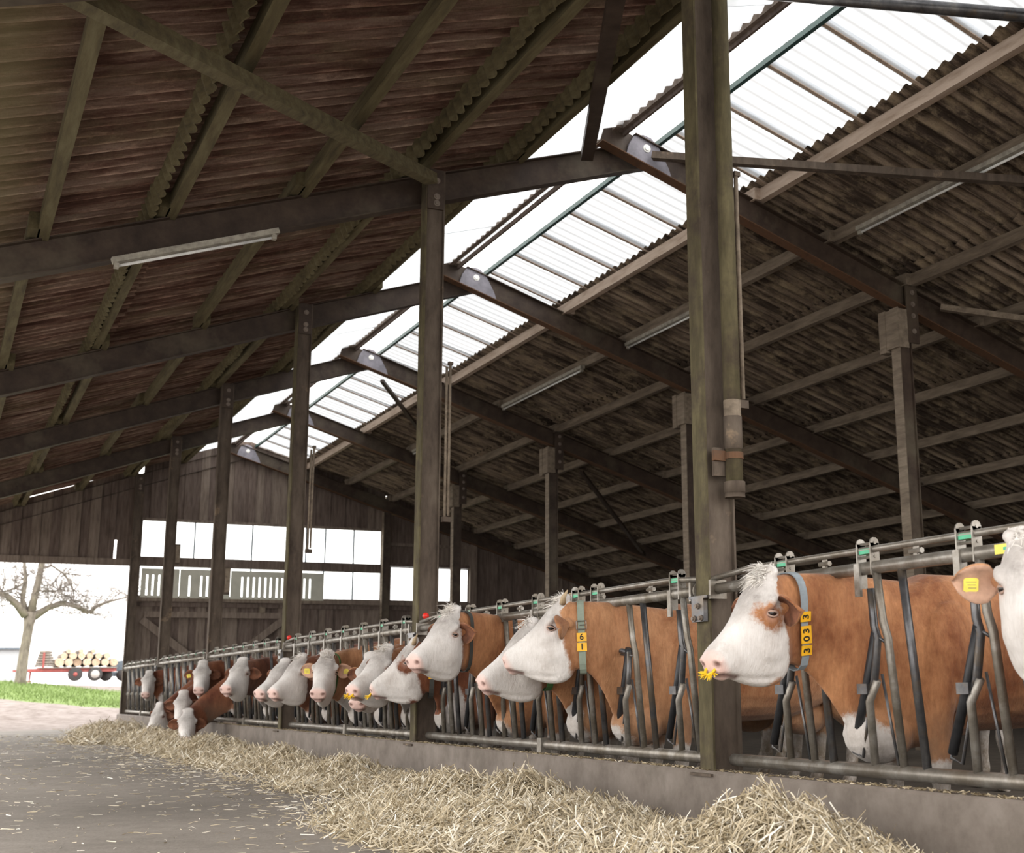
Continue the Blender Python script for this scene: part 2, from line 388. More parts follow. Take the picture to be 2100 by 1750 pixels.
struct('ground.001', gs, plain('yard_concrete', (.38, .36, .34), .9, 0, .15))
bl = MB(); R2 = np.random.default_rng(3)
for i in range(9000):
    x = R2.uniform(-4.5, 3.5); y = R2.uniform(32.5, 46)
    if not (33.6 - .9 * x + R2.normal(0, .5) < y < 46 - .9 * x): continue
    z = gz(x, y); h = R2.uniform(.05, .13); a = R2.uniform(0, 6.28); w = .02; dx, dy = R2.normal(0, .04, 2)
    bl.add([(x - w * math.cos(a), y - w * math.sin(a), z - .01), (x + w * math.cos(a), y + w * math.sin(a), z - .01), (x + dx, y + dy, z + h)], [(0, 1, 2)])
tag(obj('grass_strip', bl, M['grass'], kind='stuff'), 'strip of short green grass beyond the open gateway', 'grass')

# ------------------------------------------------------------------ roof geometry
def Lz(x): return 5.6084 + (.3556 if x > 0 else .368) * x
def Rz(x): return 6.4612 - .3102 * (x - 2.3984)
TOP = .318; PUR = .15; SH = TOP + PUR + .028
def sheet_mesh(name, length, ncor, mat, thick=.007, pitch=.177, amp=.030, seg=8):
    n = ncor * seg + seg // 2 + 1; mb = MB(); vs = []
    for x in (0, length):
        for z0 in ((0, -thick) if thick else (0,)):
            for j in range(n):
                y = (j - (n - 1) / 2) * pitch / seg; vs.append((x, y, amp * math.cos(2 * math.pi * j / seg) + z0))
    if thick:
        A, B, C, D = 0, n, 2 * n, 3 * n; fs = []
        for j in range(n - 1):
            fs += [(A + j, C + j, C + j + 1, A + j + 1), (B + j, B + j + 1, D + j + 1, D + j), (A + j, A + j + 1, B + j + 1, B + j), (C + j, D + j, D + j + 1, C + j + 1)]
        fs += [(A, B, D, C), (A + n - 1, C + n - 1, D + n - 1, B + n - 1)]
    else:
        fs = [(j, n + j, n + j + 1, j + 1) for j in range(n - 1)]
    mb.add(vs, fs); return mb.mesh(name, mat, False)
def slope_matrix(x0, z0, x1, z1, y):
    d = Vector((x1 - x0, 0, z1 - z0)).normalized(); yv = Vector((0, 1, 0)) if x1 > x0 else Vector((0, -1, 0)); zv = d.cross(yv)
    return Matrix(((d.x, yv.x, zv.x, x0), (d.y, yv.y, zv.y, y), (d.z, yv.z, zv.z, z0), (0, 0, 0, 1)))
ceil_l = setting('ceiling_left'); ceil_r = setting('ceiling_right')
PITCH = .885
YC = [-1.0 + PITCH * i for i in range(30)]
def sheets(parent, fz, rows, mat, name, thick, ncor=5):
    for (x0, x1) in rows:
        ln = math.hypot(x1 - x0, fz(x1) - fz(x0)); me = sheet_mesh(name, ln, ncor, mat, thick)
        wide = sheet_mesh(name, ln, 24, mat, thick)
        for y in YC:
            j = random.uniform(-.02, .02); k = random.uniform(-.004, .004)
            inst(name, me, slope_matrix(x0 + j, fz(x0) + SH + k, x1 + j, fz(x1) + SH + .036 + k, y), parent)
        inst(name, wide, slope_matrix(x0, fz(x0) + SH, x1, fz(x1) + SH + .036, -3.58), parent)
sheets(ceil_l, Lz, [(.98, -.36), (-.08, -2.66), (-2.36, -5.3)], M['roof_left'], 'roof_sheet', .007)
sheets(ceil_l, Lz, [(2.26, .84)], M['skylight'], 'skylight_sheet', 0)
sheets(ceil_r, Rz, [(3.84, 6.34), (6.06, 8.76), (8.46, 11.1), (10.8, 13.5), (13.2, 16.0)], M['roof_right'], 'roof_sheet', .007)
sheets(ceil_r, Rz, [(2.70, 4.08)], M['skylight'], 'skylight_sheet', 0)
for y in YC:
    a = Vector((2.70, y + PITCH / 2, Rz(2.70) + SH - .035)); b = Vector((4.02, y + PITCH / 2, Rz(4.02) + SH - .01))
    obj('joint_strip', MB().bar(a, b, .045, .012), M['timber_tan'], ceil_r)
obj('ridge_edge_angle', MB().bar((2.69, -9, Rz(2.69) + SH - .05), (2.69, 25.5, Rz(2.69) + SH - .05), .05, .06), M['green_dark'], ceil_r)

# ------------------------------------------------------------------ frames: columns, rafters
def column(name, x, y, z0, z1, label, mats, group=None, dep=.20, fw=.14):
    t = thing(name, label, 'column', (x, y, z0), group)
    tf = .014
    obj('flange', MB().box((x - dep / 2, y - fw / 2, z0), (x - dep / 2 + tf, y + fw / 2, z1)), mats[0], t)
    obj('flange', MB().box((x + dep / 2 - tf, y - fw / 2, z0), (x + dep / 2, y + fw / 2, z1)), mats[1], t)
    obj('web', MB().box((x - dep / 2 + tf, y - .045, z0), (x + dep / 2 - tf, y + .045, z1)), mats[1], t)
    return t
def bolts(t, pts, r=.022, d=(0, -1, 0), m='boltdull'):
    for p in pts:
        p = Vector(p); q = p + Vector(d) * .02
        obj('bolt', MB().tube([p, p + Vector(d) * .008], r * 1.5, 10).tube([p + Vector(d) * .008, q], r, 6), M[m], t)
FY = [5.0 * k for k in range(6)]
labA = ['nearest steel column, mossy green flange, with drainpipe strapped to it', 'mossy brown steel column at the barrier behind the cow with two round brown ears', 'third steel column along the barrier counted from the drainpipe column',
        'fourth steel column along the barrier counted from the drainpipe column', 'fifth steel column along the barrier, just before the gable post', 'gable post beside the open gateway']
labB = ['', 'tall right-hand column with wide bracketed head, behind the rightmost barrier panel', 'right-hand column hidden mostly behind the drainpipe column', 'right-hand column with bracketed head, left of the drainpipe column', 'right-hand column seen just right of the second barrier column', 'gable post at right end of the tall window band']
for i, y in enumerate(FY):
    z1 = Lz(0) + .30
    t = column('steel_column', 0, y, .30 if i < 5 else .0, z1, labA[i], (M['steel_mossy'] if i < 3 else M['steel_dusty'], M['steel_dusty']), None)
    obj('splice_plate', MB().box((-.085, y - .075, Lz(0) - .12), (.085, y - .047, Lz(0) + .30)), M['steel_brown'], t)
    bolts(t, [(.01, y - .075, Lz(0) + .18), (.01, y - .075, Lz(0) + .01), (.01, y - .075, Lz(0) - .06)])
    if i < 5: obj('base_plate', MB().box((-.15, y - .11, .285), (.13, y + .11, .30)), M['steel_dusty'], t)
XB = 6.10
for i, y in enumerate(FY):
    if i == 0: continue
    z1 = Rz(XB) + .0
    t = column('right_column', XB, y, 0, z1, labB[i], (M['timber_right'], M['steel_brown']), None, .20, .15)
    if i < 5:
        obj('head_block', MB().box((XB - .14, y - .11, z1 - .52), (XB + .03, y + .11, z1 - .03)), M['timber_right'], t)
        obj('side_block', MB().box((XB - .15, y + .11, z1 - .55), (XB - .02, y + .23, z1 - .02)), M['timber_right'], t)
        obj('splice_plate', MB().box((XB + .02, y - .115, z1 - .45), (XB + .2, y - .09, z1 + .28)), M['steel_brown'], t)
        bolts(t, [(XB + .12, y - .115, z1 + .2), (XB + .12, y - .115, z1 + .05), (XB + .12, y - .115, z1 - .1), (XB + .12, y - .115, z1 - .3)])
for i, y in enumerate(FY):
    nth = 'nearest' if i == 0 else ORD[i]
    yl = y + .16; ang = math.atan(.3556); cL = .15
    t = thing('left_rafter', 'left sloping steel rafter of the %s roof frame%s' % (nth if i < 5 else 'gable', '' if i in (0, 5) else ' counted from the front'), 'rafter', (0, yl, 5.6), None)
    a = Vector((-5.4, yl, Lz(-5.4) + TOP / 2)); k = Vector((0, yl, Lz(0) + TOP / 2)); b = Vector((2.62, yl, Lz(2.62) + TOP / 2))
    w = MB(); f1 = MB(); f2 = MB()
    for p, q in ((a, k), (k, b)):
        d = (q - p).normalized(); u = Vector((-d.z, 0, d.x))
        w.bar(p, q, .012, .28, u); f1.bar(p + u * .144, q + u * .144, .15, .012, u); f2.bar(p - u * .144, q - u * .144, .15, .012, u)
    obj('web', w, M['steel_brown'], t); obj('top_flange', f1, M['steel_brown'], t); obj('bottom_flange', f2, M['steel_brown'], t)
    t = thing('right_rafter', 'right sloping steel rafter of the %s frame%s, rusty lower flange' % (nth if i < 5 else 'gable', '' if i in (0, 5) else ' counted from the front'), 'rafter', (2.4, y, 6.4), None)
    p = Vector((1.93, y - .03, Rz(1.93) + TOP / 2)); q = Vector((16.0, y - .03, Rz(16.0) + TOP / 2)); d = (q - p).normalized(); u = Vector((-d.z, 0, d.x))
    obj('web', MB().bar(p, q, .012, .28, u), M['steel_brown'], t)
    obj('top_flange', MB().bar(p + u * .144 + d * .35, q + u * .144, .15, .012, u), M['steel_brown'], t)
    obj('bottom_flange', MB().bar(p - u * .144, q - u * .144, .15, .012, u), M['rust'], t)
    g = MB(); cx = 2.42; cz = Rz(2.42) + .14
    g.prism([(2.20, Rz(2.20) + .02), (2.78, Rz(2.78) + .02), (2.74, Rz(2.74) + .12), (2.62, cz + .10), (2.52, cz + .20), (2.42, cz + .22), (2.30, cz + .18), (2.24, cz + .08)], 'y', y - .075, y - .045)
    gp = obj('gusset_plate', g, M['gusset'], t, label='pale grey gusset plate at the apex')
    bolts(t, [(2.46, y - .075, cz + .06)], .032, (0, -1, 0), 'bolt')

# ------------------------------------------------------------------ purlins
def purlin(x, fz, label, mat, w=.075, h=PUR, dz=TOP, ystart=-9.5, group=None):
    t = thing('roof_purlin', label, 'purlin', (x, 0, fz(x) + dz), group)
    ys = [ystart] + [5.0 * k for k in range(6)] + [25.6]
    for i in range(len(ys) - 1):
        if ys[i + 1] <= ys[i]: continue
        o = (.04 if i % 2 else -.04)
        xx = x + o; z = fz(x) + dz + h / 2
        obj('timber', MB().bar((xx, ys[i] - .14, z), (xx, ys[i + 1] + .14, z), w, h - .004), mat, t)
    return t
sl = ['timber purlin along the lower edge of the left skylight strip', 'left roof purlin above the barrier columns, under a jagged sheet lap', 'left roof purlin, first one left of the barrier columns', 'left roof purlin, second one left of the barrier columns, under a jagged sheet lap', 'left roof purlin, third one left of the barrier columns', 'left roof purlin nearest the eave']
for x, lb in zip((.95, -.2, -1.32, -2.5, -3.52, -4.9), sl): purlin(x, Lz, lb, M['timber_left'], .095, .15)
sr = ['pale tan purlin along the lower edge of the right skylight strip', 'right roof purlin carrying the long lamp housings', 'right roof purlin above the right-hand columns', 'right roof purlin, first one beyond the right-hand columns', 'right roof purlin, second one beyond the right-hand columns', 'right roof purlin, third one beyond the right-hand columns', 'right roof purlin, fourth one beyond the right-hand columns', 'right roof purlin, fifth one beyond the right-hand columns', 'right roof purlin low at the far eave']
for i, (x, lb) in enumerate(zip((3.95, 5.02, 6.2, 7.4, 8.6, 9.8, 10.95, 12.1, 13.3), sr)): purlin(x, Rz, lb, M['timber_tan'] if i == 0 else M['timber_right'], .09, .15)
purlin(2.12, lambda x: 6.80 - TOP, 'dark ridge purlin between the two skylight strips', M['board_light'], .07, .20, TOP)
rc = thing('ridge_cap', 'narrow dark board under the ridge purlin', 'ridge board', (2.05, 0, 6.78))
obj('timber', MB().bar((2.19, -9, 6.79), (2.19, 25.5, 6.79), .03, .06), M['board'], rc)

def fluted(x, fz, lab):
    mb = MB(); n = 30 * 5 * 6; vs = []; fs = []
    for i in range(n + 1):
        y = -1.5 + 27.0 * i / n; a = .020 * math.cos(2 * math.pi * (y + .04 * math.sin(y * 1.3)) / .177) + .006 * math.sin(y * 9.1)
        zb = fz(x) + TOP + .012 + .018 * math.sin(y * 4.3) * math.sin(y * 1.1) + .012 * math.cos(2 * math.pi * y / .177 + 1); zt = fz(x) + TOP + PUR + .03
        for (o, z) in ((0, zt), (.0, zb), (.012, zb), (.012, zt)): vs.append((x + a + o - (z - zb) * .35, y, z))
    for i in range(n):
        for j in range(4): fs.append((4 * i + j, 4 * i + (j + 1) % 4, 4 * i + 4 + (j + 1) % 4, 4 * i + 4 + j))
    mb.add(vs, fs); return tag(obj('lap_strip', mb, M['timber_left'], loc=(x, 0, fz(x))), lab, 'roof strip')
fluted(-.33, Lz, 'fluted sheet edge hanging along the purlin above the barrier columns')
fluted(-2.63, Lz, 'fluted sheet edge along the second purlin left of the columns')
fluted(.83, Lz, 'fluted sheet edge along the left skylight purlin')
# ------------------------------------------------------------------ wind braces, pipe, lamps
def brace(label, pts, w, mat, name='wind_brace', cat='brace', round_=False):
    mb = MB()
    if round_: mb.tube(pts, w / 2, 12)
    else: mb.bar(pts[0], pts[1], w, w * .8)
    return tag(obj(name, mb, mat, smooth=round_, loc=pts[0]), label, cat)
brace('mossy diagonal brace crossing the top left of the roof to the second column', [(-.10, 4.80, 5.74), (-3.95, .20, 4.38)], .13, M['timber_left'])
brace('thin steel brace running right from the apex of the second frame', [(2.50, 4.86, 6.55), (5.5, 1.73, 5.62)], .10, M['steel_dusty'])
brace('square strut rising from the left rafter across the left skylight', [(1.72, 4.95, 6.42), (-.05, 1.02, 5.79)], .13, M['steel_brown'])
brace('round steel pipe across the top right corner', [(1.4, 2.2, 6.87), (4.3, -.25, 6.02)], .115, M['galv_dark'], 'overhead_pipe', 'pipe', True)
brace('thin dark strut below the fourth frame at the right skylight', [(2.886, 15.6, 6.42), (4.5, 17.8, 5.93)], .07, M['steel_brown'])
brace('long thin diagonal strut in the dark right roof', [(7.2, 15.9, 5.05), (11.1, 20.1, 3.86)], .08, M['steel_brown'])
brace('short brace at the right edge below the second frame', [(6.6, 4.8, 5.35), (8.6, 3.0, 4.72)], .09, M['timber_right'])
def lamp(label, a, b):
    a = Vector(a); b = Vector(b)
    t = thing('fluorescent_lamp', label, 'lamp', a)
    d = (b - a).normalized()
    obj('housing', MB().bar(a, b, .075, .05), M['grey_white'], t)
    obj('tube', MB().tube([a + d * .06 + Vector((0, 0, -.055)), b - d * .06 + Vector((0, 0, -.055))], .014, 8), M['white'], t, True)
    for p in (a + d * .04, b - d * .04): obj('end_cap', MB().bar(p + Vector((0, 0, -.03)), p + Vector((0, 0, -.075)), .04, .05, (0, 1, 0)), M['grey_white'], t)
    return t
lamp('dusty unlit tube lamp under the left rafter of the second frame', (-2.93, 4.98, Lz(-2.93) - .045), (-1.52, 4.98, Lz(-1.52) - .045))
zz = Rz(5.0) + TOP - .03
for lb, y0, y1 in (('dusty lamp housing on the right roof between first and second frames', 1.4, 4.35), ('dusty lamp housing on the right roof between second and third frames', 7.2, 10.3 - .4), ('dusty lamp housing on the right roof between third and fourth frames', 11.4, 14.7), ('short dusty lamp housing on the right roof near the gable', 18.2, 19.7)):
    lamp(lb, (4.95, y0, zz), (4.95, y1, zz))

# drainpipe and thin pipes on the columns
t = thing('drainpipe', 'dusty brown drainpipe with open lower end on the nearest column', 'pipe', (.05, -.13, 1.88))
px, py = .05, -.150
obj('pipe', MB().tube([(px, py, 1.9), (px, py, 5.38)], .052, 18), M['steel_mossy'], t, True)
obj('collar', MB().tube([(px, py, 1.87), (px, py, 1.90), (px, py, 1.90), (px, py, 1.965)], [.061, .061, .064, .064], 18, False).tube([(px, py, 1.875), (px, py, 1.96)], .05, 18), M['steel_dusty'], t, True)
obj('clamp', MB().tube([(px, py, 2.10), (px, py, 2.14)], .058, 18).box((px - .13, py + .01, 2.09), (px - .04, py + .04, 2.15)), M['rust'], t)
obj('bracket', MB().box((px - .12, py + .03, 2.0), (px - .03, py + .055, 2.17)), M['steel_dusty'], t)
obj('faded_label', MB().tube([(px, py, 2.36), (px, py, 2.46)], .0528, 18, False), M['timber_right'], t, True)
obj('sleeve', MB().tube([(px, py, 2.16), (px, py, 2.36)], .056, 18, True), M['steel_dusty'], t, True)
for lb, x, y, z0, z1 in (('pair of thin conduits on the nearest column right of its drainpipe', .135, -.09, 2.45, 3.97), ('pair of thin conduits on the second barrier column', .145, 4.92, 2.36, 3.92), ('pair of thin conduits on the third barrier column', .15, 9.92, 2.56, 3.96)):
    t = thing('conduit', lb, 'pipe', (x, y, z0))
    for dx, k in ((0, 0), (.032, 1)):
        obj('pipe', MB().tube([(x + dx, y - .01 * k, z0 + .04 * k), (x + dx, y - .01 * k, z1 - .05 * (1 - k))], .014, 8), M['timber_right'], t, True)
    obj('end_cap', MB().box((x - .03, y - .035, z0 - .02), (x + .055, y + .02, z0 + .03)), M['steel_dusty'], t)
    obj('end_cap', MB().box((x + .012, y - .03, z1 - .03), (x + .055, y + .015, z1)), M['steel_dusty'], t)
for lb, x, y, z0, z1 in (('short switch box on the fifth barrier column', .14, 19.95, 3.3, 3.7), ('slim box on the fourth barrier column', .14, 14.95, 2.35, 2.8)):
    t = thing('switch_box', lb, 'box', (x, y, z0)); obj('case', MB().box((x - .04, y - .05, z0), (x + .05, y + .03, z1)), M['steel_dusty'], t); obj('lid', MB().box((x - .035, y - .06, z0 + .03), (x + .045, y - .05, z1 - .03)), M['timber_right'], t)
t = thing('ridged_canister', 'white ridged canister hanging at the right edge under the roof', 'canister', (6.2, 3.0, 5.98))
cb = MB(); zs = np.linspace(5.98, 6.43, 13); cb.tube([(6.235, 3.0, z) for z in zs], [.085 + (.008 if i % 2 else 0) for i in range(13)], 16); obj('body', cb, M['white'], t, True)
obj('hanger', MB().tube([(6.235, 3.0, 6.43), (6.235, 3.0, Rz(6.2) + TOP)], .006, 6), M['steel_dusty'], t)

# ------------------------------------------------------------------ gable wall
GY = 25.12
wall = setting('wall_back', (0, GY, 0))
def boards(x0, x1, zb, zt, wmin, mat, y=GY, th=.022):
    x = x0; i = 0
    while x < x1 - .02:
        w = min(wmin * random.uniform(.9, 1.1), x1 - x); xa, xb = (x, x + w) if i % 2 else (max(x0, x - .03), min(x1, x + w + .03))
        f0 = zt(xa) if callable(zt) else zt; f1 = zt(xb) if callable(zt) else zt
        yy = y + (.0 if i % 2 else .026) + random.uniform(0, .003); ap = [(2.398, min(Lz(2.398), Rz(2.398)) + .47)] if callable(zt) and xa < 2.398 < xb else []
        obj('board', MB().prism([(xa, zb), (xb, zb), (xb, f1)] + ap + [(xa, f0)], 'y', yy, yy + th), mat if random.random() < .75 else M['board_light'], wall)
        x += w; i += 1
boards(-5.3, -.46, 3.86, lambda x: Lz(x) + .475, .205, M['board'])
boards(-.40, -.02, 3.86, lambda x: Lz(x) + .475, .2, M['board']); boards(-.48, -.38, 4.33, lambda x: Lz(x) + .475, .2, M['board'])
boards(.10, 6.1, 4.86, lambda x: min(Lz(x), Rz(x)) + .53, .19, M['board'])
boards(6.25, 8.5, 3.93, lambda x: Rz(x) + .53, .2, M['board'])
boards(8.5, 16.0, 0.0, lambda x: Rz(x) + .53, .2, M['board'])
boards(.10, 8.5, .0, 2.98, .2, M['board'])
# scalloped flashing strip above the upper windows
sc = MB(); n = 96; vs = []
for i in range(n + 1):
    x = .12 + (6.0 - .12) * i / n; z = 4.835 + .018 * abs(math.sin(math.pi * (x / .36)))
    vs += [(x, GY + .03, z - .02), (x, GY + .03, 4.92), (x, GY + .05, z - .02), (x, GY + .05, 4.92)]
sc.add(vs, [f for i in range(n) for f in ((4 * i, 4 * i + 4, 4 * i + 5, 4 * i + 1), (4 * i + 2, 4 * i + 3, 4 * i + 7, 4 * i + 6), (4 * i, 4 * i + 2, 4 * i + 6, 4 * i + 4))])
obj('flashing', sc, M['board_light'], wall)
def rail(x0, x1, z0, z1, y=GY - .05, mat='board', name='rail'): return obj(name, MB().box((x0, y, z0), (x1, y + .06, z1)), M[mat], wall)
rail(-5.3, -.05, 3.72, 3.88, mat='board_light'); rail(.07, 6.1, 3.75, 3.94); rail(.07, 6.1, 4.82, 4.88, mat='board_light')
rail(.12, 8.55, 2.90, 3.01, GY - .08, 'board_light'); rail(.12, 8.55, 2.78, 2.88, GY - .03); rail(.3, 3.7, 2.52, 2.66, GY - .09, 'board_light')
rail(6.2, 8.55, 3.92, 4.0); rail(6.2, 8.55, 4.45, 4.53, mat='board_light')
for p, q in (((.25, 2.47), (2.1, 1.05)), ((3.62, 2.55), (1.9, 1.2))):
    obj('diagonal_brace', MB().bar((p[0], GY - .06, p[1]), (q[0], GY - .06, q[1]), .04, .17, (0, 0, 1)), M['board_light'], wall)
obj('hinge_block', MB().box((2.95, GY - .12, 2.66), (3.08, GY - .03, 2.80)), M['timber_right'], wall)
obj('post', MB().box((8.47, GY - .1, 0), (8.66, GY + .05, Rz(8.5))), M['board_light'], wall)
obj('post', MB().box((-5.35, GY - .1, 0), (-5.2, GY + .1, Lz(-5.2))), M['board'], wall)
# windows
WN = [0]
def window(x0, x1, z0, z1, mull, w=.03):
    WN[0] += 1; t = setting('window_%d' % WN[0], ((x0 + x1) / 2, GY, z0)); xs = [x0] + mull + [x1]
    fr = MB()
    fr.box((x0, GY + .02, z0), (x1, GY + .05, z0 + w)).box((x0, GY + .02, z1 - w), (x1, GY + .05, z1)).box((x0, GY + .02, z0), (x0 + w, GY + .05, z1)).box((x1 - w, GY + .02, z0), (x1, GY + .05, z1))
    obj('frame', fr, M['board'], t)
    for m in mull: obj('mullion', MB().box((m - w / 2, GY + .015, z0), (m + w / 2, GY + .055, z1)), M['slate'], t)
    for i in range(len(xs) - 1): obj('pane', MB().box((xs[i] + .01, GY + .03, z0 + .01), (xs[i + 1] - .01, GY + .036, z1 - .01)), M['pane'], t)
window(.12, 6.04, 3.93, 4.85, [1.35, 1.95, 2.72, 3.85, 4.06, 4.55, 5.29])
window(.12, 6.04, 3.01, 3.76, [1.95, 2.72, 4.53, 5.29])
window(6.27, 8.47, 3.01, 3.92, [7.35, 7.5])
# slotted panel
t = thing('slotted_panel', 'grey green panel with tall slots in front of the lower gable windows', 'panel', (.17, 24.95, 3.02))
sx = [.30, .43, .57, 1.26, 1.53, 1.67, 2.49, 2.63, 2.77, 2.91, 3.05, 3.18, 3.33, 3.46, 4.01, 4.15]
y0, y1 = 24.97, 25.0
for nm, xa, xb in (('left_panel', .17, 1.02), ('middle_panel', 1.04, 2.20), ('right_panel', 2.22, 4.50)):
    mb = MB(); mb.box((xa, y0, 3.52), (xb, y1, 3.665)).box((xa, y0, 2.98), (xb, y1, 3.0))
    x = xa
    for s in [q for q in sx if xa < q < xb]:
        mb.box((x, y0, 3.0), (s - .024, y1, 3.52)); x = s + .024
    mb.box((x, y0, 3.0), (xb, y1, 3.52)); obj(nm, mb, M['slotboard'], t)
# right side wall
wr = setting('wall_right', (15.9, 0, 0))
y = -9.5; i = 0
while y < 25:
    obj('wall_panel', MB().box((15.8 + .01 * (i % 2), y, 0), (15.85, y + 1.19, Rz(15.8) + .46)), M['board'], wr); y += 1.2; i += 1
# ------------------------------------------------------------------ self-locking feed barrier, one panel per bay
ZT, ZL, ZBR = 1.337, 1.425, .371
def bx(z): return .02 - .085 * (z - ZBR) / (ZT - ZBR)        # barrier leans towards the feed alley
def place(t, y0, latch=True, dl=0.0, detail=True):
    n = 8 if detail else 6
    def P(y, z): return (bx(z), y, z)
    obj('upright_bar', MB().tube([P(y0 - .05, ZT), P(y0 - .055, 1.08), P(y0 - .075, 1.0), P(y0 - .08, ZBR)], .021, n), M['galv'], t, True)
    obj('upright_bar', MB().tube([P(y0 - .23, ZT), P(y0 - .235, ZBR)], .021, n), M['galv_dark'], t, True)
    obj('lower_bar', MB().tube([P(y0 + .04, .80), P(y0 + .115, .70), P(y0 + .13, ZBR)], .021, n), M['galv'], t, True)
    if detail: obj('stay_rod', MB().tube([P(y0 - .0, .83), P(y0 - .045, ZBR)], .008, 6), M['galv_dark'], t, True)
    o = dl
    lv = MB(); lv.tube([P(y0 + o + .005, 1.24), P(y0 + o + .015, 1.06), P(y0 + .0, 1.0), P(y0 + .06, .80), P(y0 + .09, .74)], .021, n)
    lv.tube([P(y0 + o + .02, 1.02), P(y0 - .05, .98)], .008, 6)
    lo = obj('locking_lever', lv, M['galv_dark'], t, True)
    rb = MB(); rb.tube([P(y0 + .01, 1.03), P(y0 + .13, .76), P(y0 + .27, .475)], .023, n); obj('rubber_sleeve', rb, M['rubber'], lo, True)
    rd = MB(); rd.tube([P(y0 + .27, .48), P(y0 + .285, .455), P(y0 + .215, .432), P(y0 + .07, .80)], .008, 6); obj('loop_rod', rd, M['galv_dark'], lo, True)
    obj('pivot_clamp', MB().box((bx(.76) - .03, y0 + .09, .735), (bx(.76) + .03, y0 + .165, .785)), M['galv_dark'], t)
    # latch: two plates with cross pins
    yl = y0 + dl
    if latch:
        lt = MB(); xa = bx(1.38)
        for s in (-.05, .05):
            lt.box((xa - .028, yl + s - .004, 1.24 if s > 0 else 1.30), (xa + .028, yl + s + .004, 1.455)); lt.tube([(xa - .0, yl + s - .004, 1.455), (xa, yl + s + .004, 1.455)], .028, 10)
        for z in (1.455, 1.39): lt.tube([(xa, yl - .058, z), (xa, yl + .058, z)], .008, 6)
        if detail:
            lt.box((xa - .035, yl + .03, 1.20), (xa - .02, yl + .07, 1.36))
        l = obj('latch', lt, M['galv'], t)
        obj('latch_insert', MB().box((xa - .02, yl - .042, 1.405), (xa + .02, yl + .042, 1.43)), M['green_plastic'], l, label='green plastic insert')
panel_lab = ['rightmost barrier panel, right of the nearest column', 'barrier panel between the nearest and second columns', 'barrier panel between the second and third columns', 'barrier panel between the third and fourth columns', 'barrier panel between the fourth and fifth columns', 'farthest barrier panel, next to the gateway']
PLACES = []
for b in range(-1, 5):
    ya, yb = 5.0 * b + .10, 5.0 * b + 4.90
    if b == -1: ya = -4.5
    t = thing('feed_barrier', panel_lab[b + 1] + ', galvanised self-locking tubes', 'barrier', (0, ya, ZBR), 'feed barrier panels')
    det = b < 2
    obj('top_rail', MB().tube([(bx(ZT), ya, ZT), (bx(ZT), yb, ZT)], .032, 12), M['galv'], t, True)
    obj('locking_rail', MB().tube([(bx(ZL), ya - .02, ZL - .02), (bx(ZL), ya + .3, ZL), (bx(ZL), yb - .35, ZL), (bx(ZL), yb + .02, ZL - .03)], .017, 10), M['galv'], t, True)
    obj('bottom_rail', MB().tube([(bx(ZBR), ya, ZBR), (bx(ZBR), yb, ZBR)], .034, 12), M['galv'], t, True)
    if b == -1: ys = [-.775 - .683 * i for i in range(6)]
    else: ys = [5.0 * b + .33 + .672 * i for i in range(7)]
    for i, y0 in enumerate(ys):
        place(t, y0, True, .38 if (b == 0 and i == 1) else 0.0, det); PLACES.append(y0)
        if det:
            yy = y0 - .34; hk = MB().tube([(bx(ZT), yy - .04, ZT + .05), (bx(ZT), yy + .04, ZT + .05)], .014, 8).box((bx(ZT) - .008, yy - .012, ZT + .02), (bx(ZT) + .008, yy + .012, ZT + .09))
            obj('rail_guide', hk, M['galv'], t)
    for y in (ya + .01, yb - .01):
        obj('end_flange', MB().box((bx(ZT) - .055, y - .01, ZT - .06), (bx(ZT) + .055, y + .01, ZT + .05)), M['galv'], t)
    if b >= 0: obj('support_foot', MB().box((-.03, 5 * b + 2.38, .30), (.05, 5 * b + 2.45, .42)), M['galv'], t)
    if b in (0, 1):
        obj('handle_knob', MB().ball((bx(ZL), yb - .12, ZL + .02), .03, nu=14, nv=10), M['red'], t, True, label='red ball knob on the locking rail')
    if b == -1:
        obj('sticker', MB().box((bx(ZT) - .034, -2.52, ZT - .02), (bx(ZT) - .030, -2.32, ZT + .022)), M['yellow_tag'], t, label='yellow sticker with green print')
        obj('sticker_print', MB().box((bx(ZT) - .0352, -2.48, ZT - .006), (bx(ZT) - .034, -2.37, ZT + .008)), M['green_plastic'], t)
for i, y in enumerate(FY[:5]):
    t = thing('rail_bracket', 'bolted rail bracket clamping the barrier to the %s column' % ('nearest' if i == 0 else ORD[i]), 'bracket', (-.12, y, 1.2))
    obj('clamp_plate', MB().box((-.135, y - .10, 1.285), (-.10, y + .10, 1.30)).box((-.135, y - .06, 1.15), (-.105, y + .07, 1.285)), M['galv_dark'], t)
    obj('eye_plate', MB().tube([(bx(ZT) - .0, y + .075, ZT), (bx(ZT), y + .09, ZT)], .05, 14), M['galv'], t)
    bolts(t, [(-.135, y - .035, 1.17), (-.135, y + .04, 1.17), (-.135, y + .0, 1.24)], .012, (-1, 0, 0), 'boltdull')
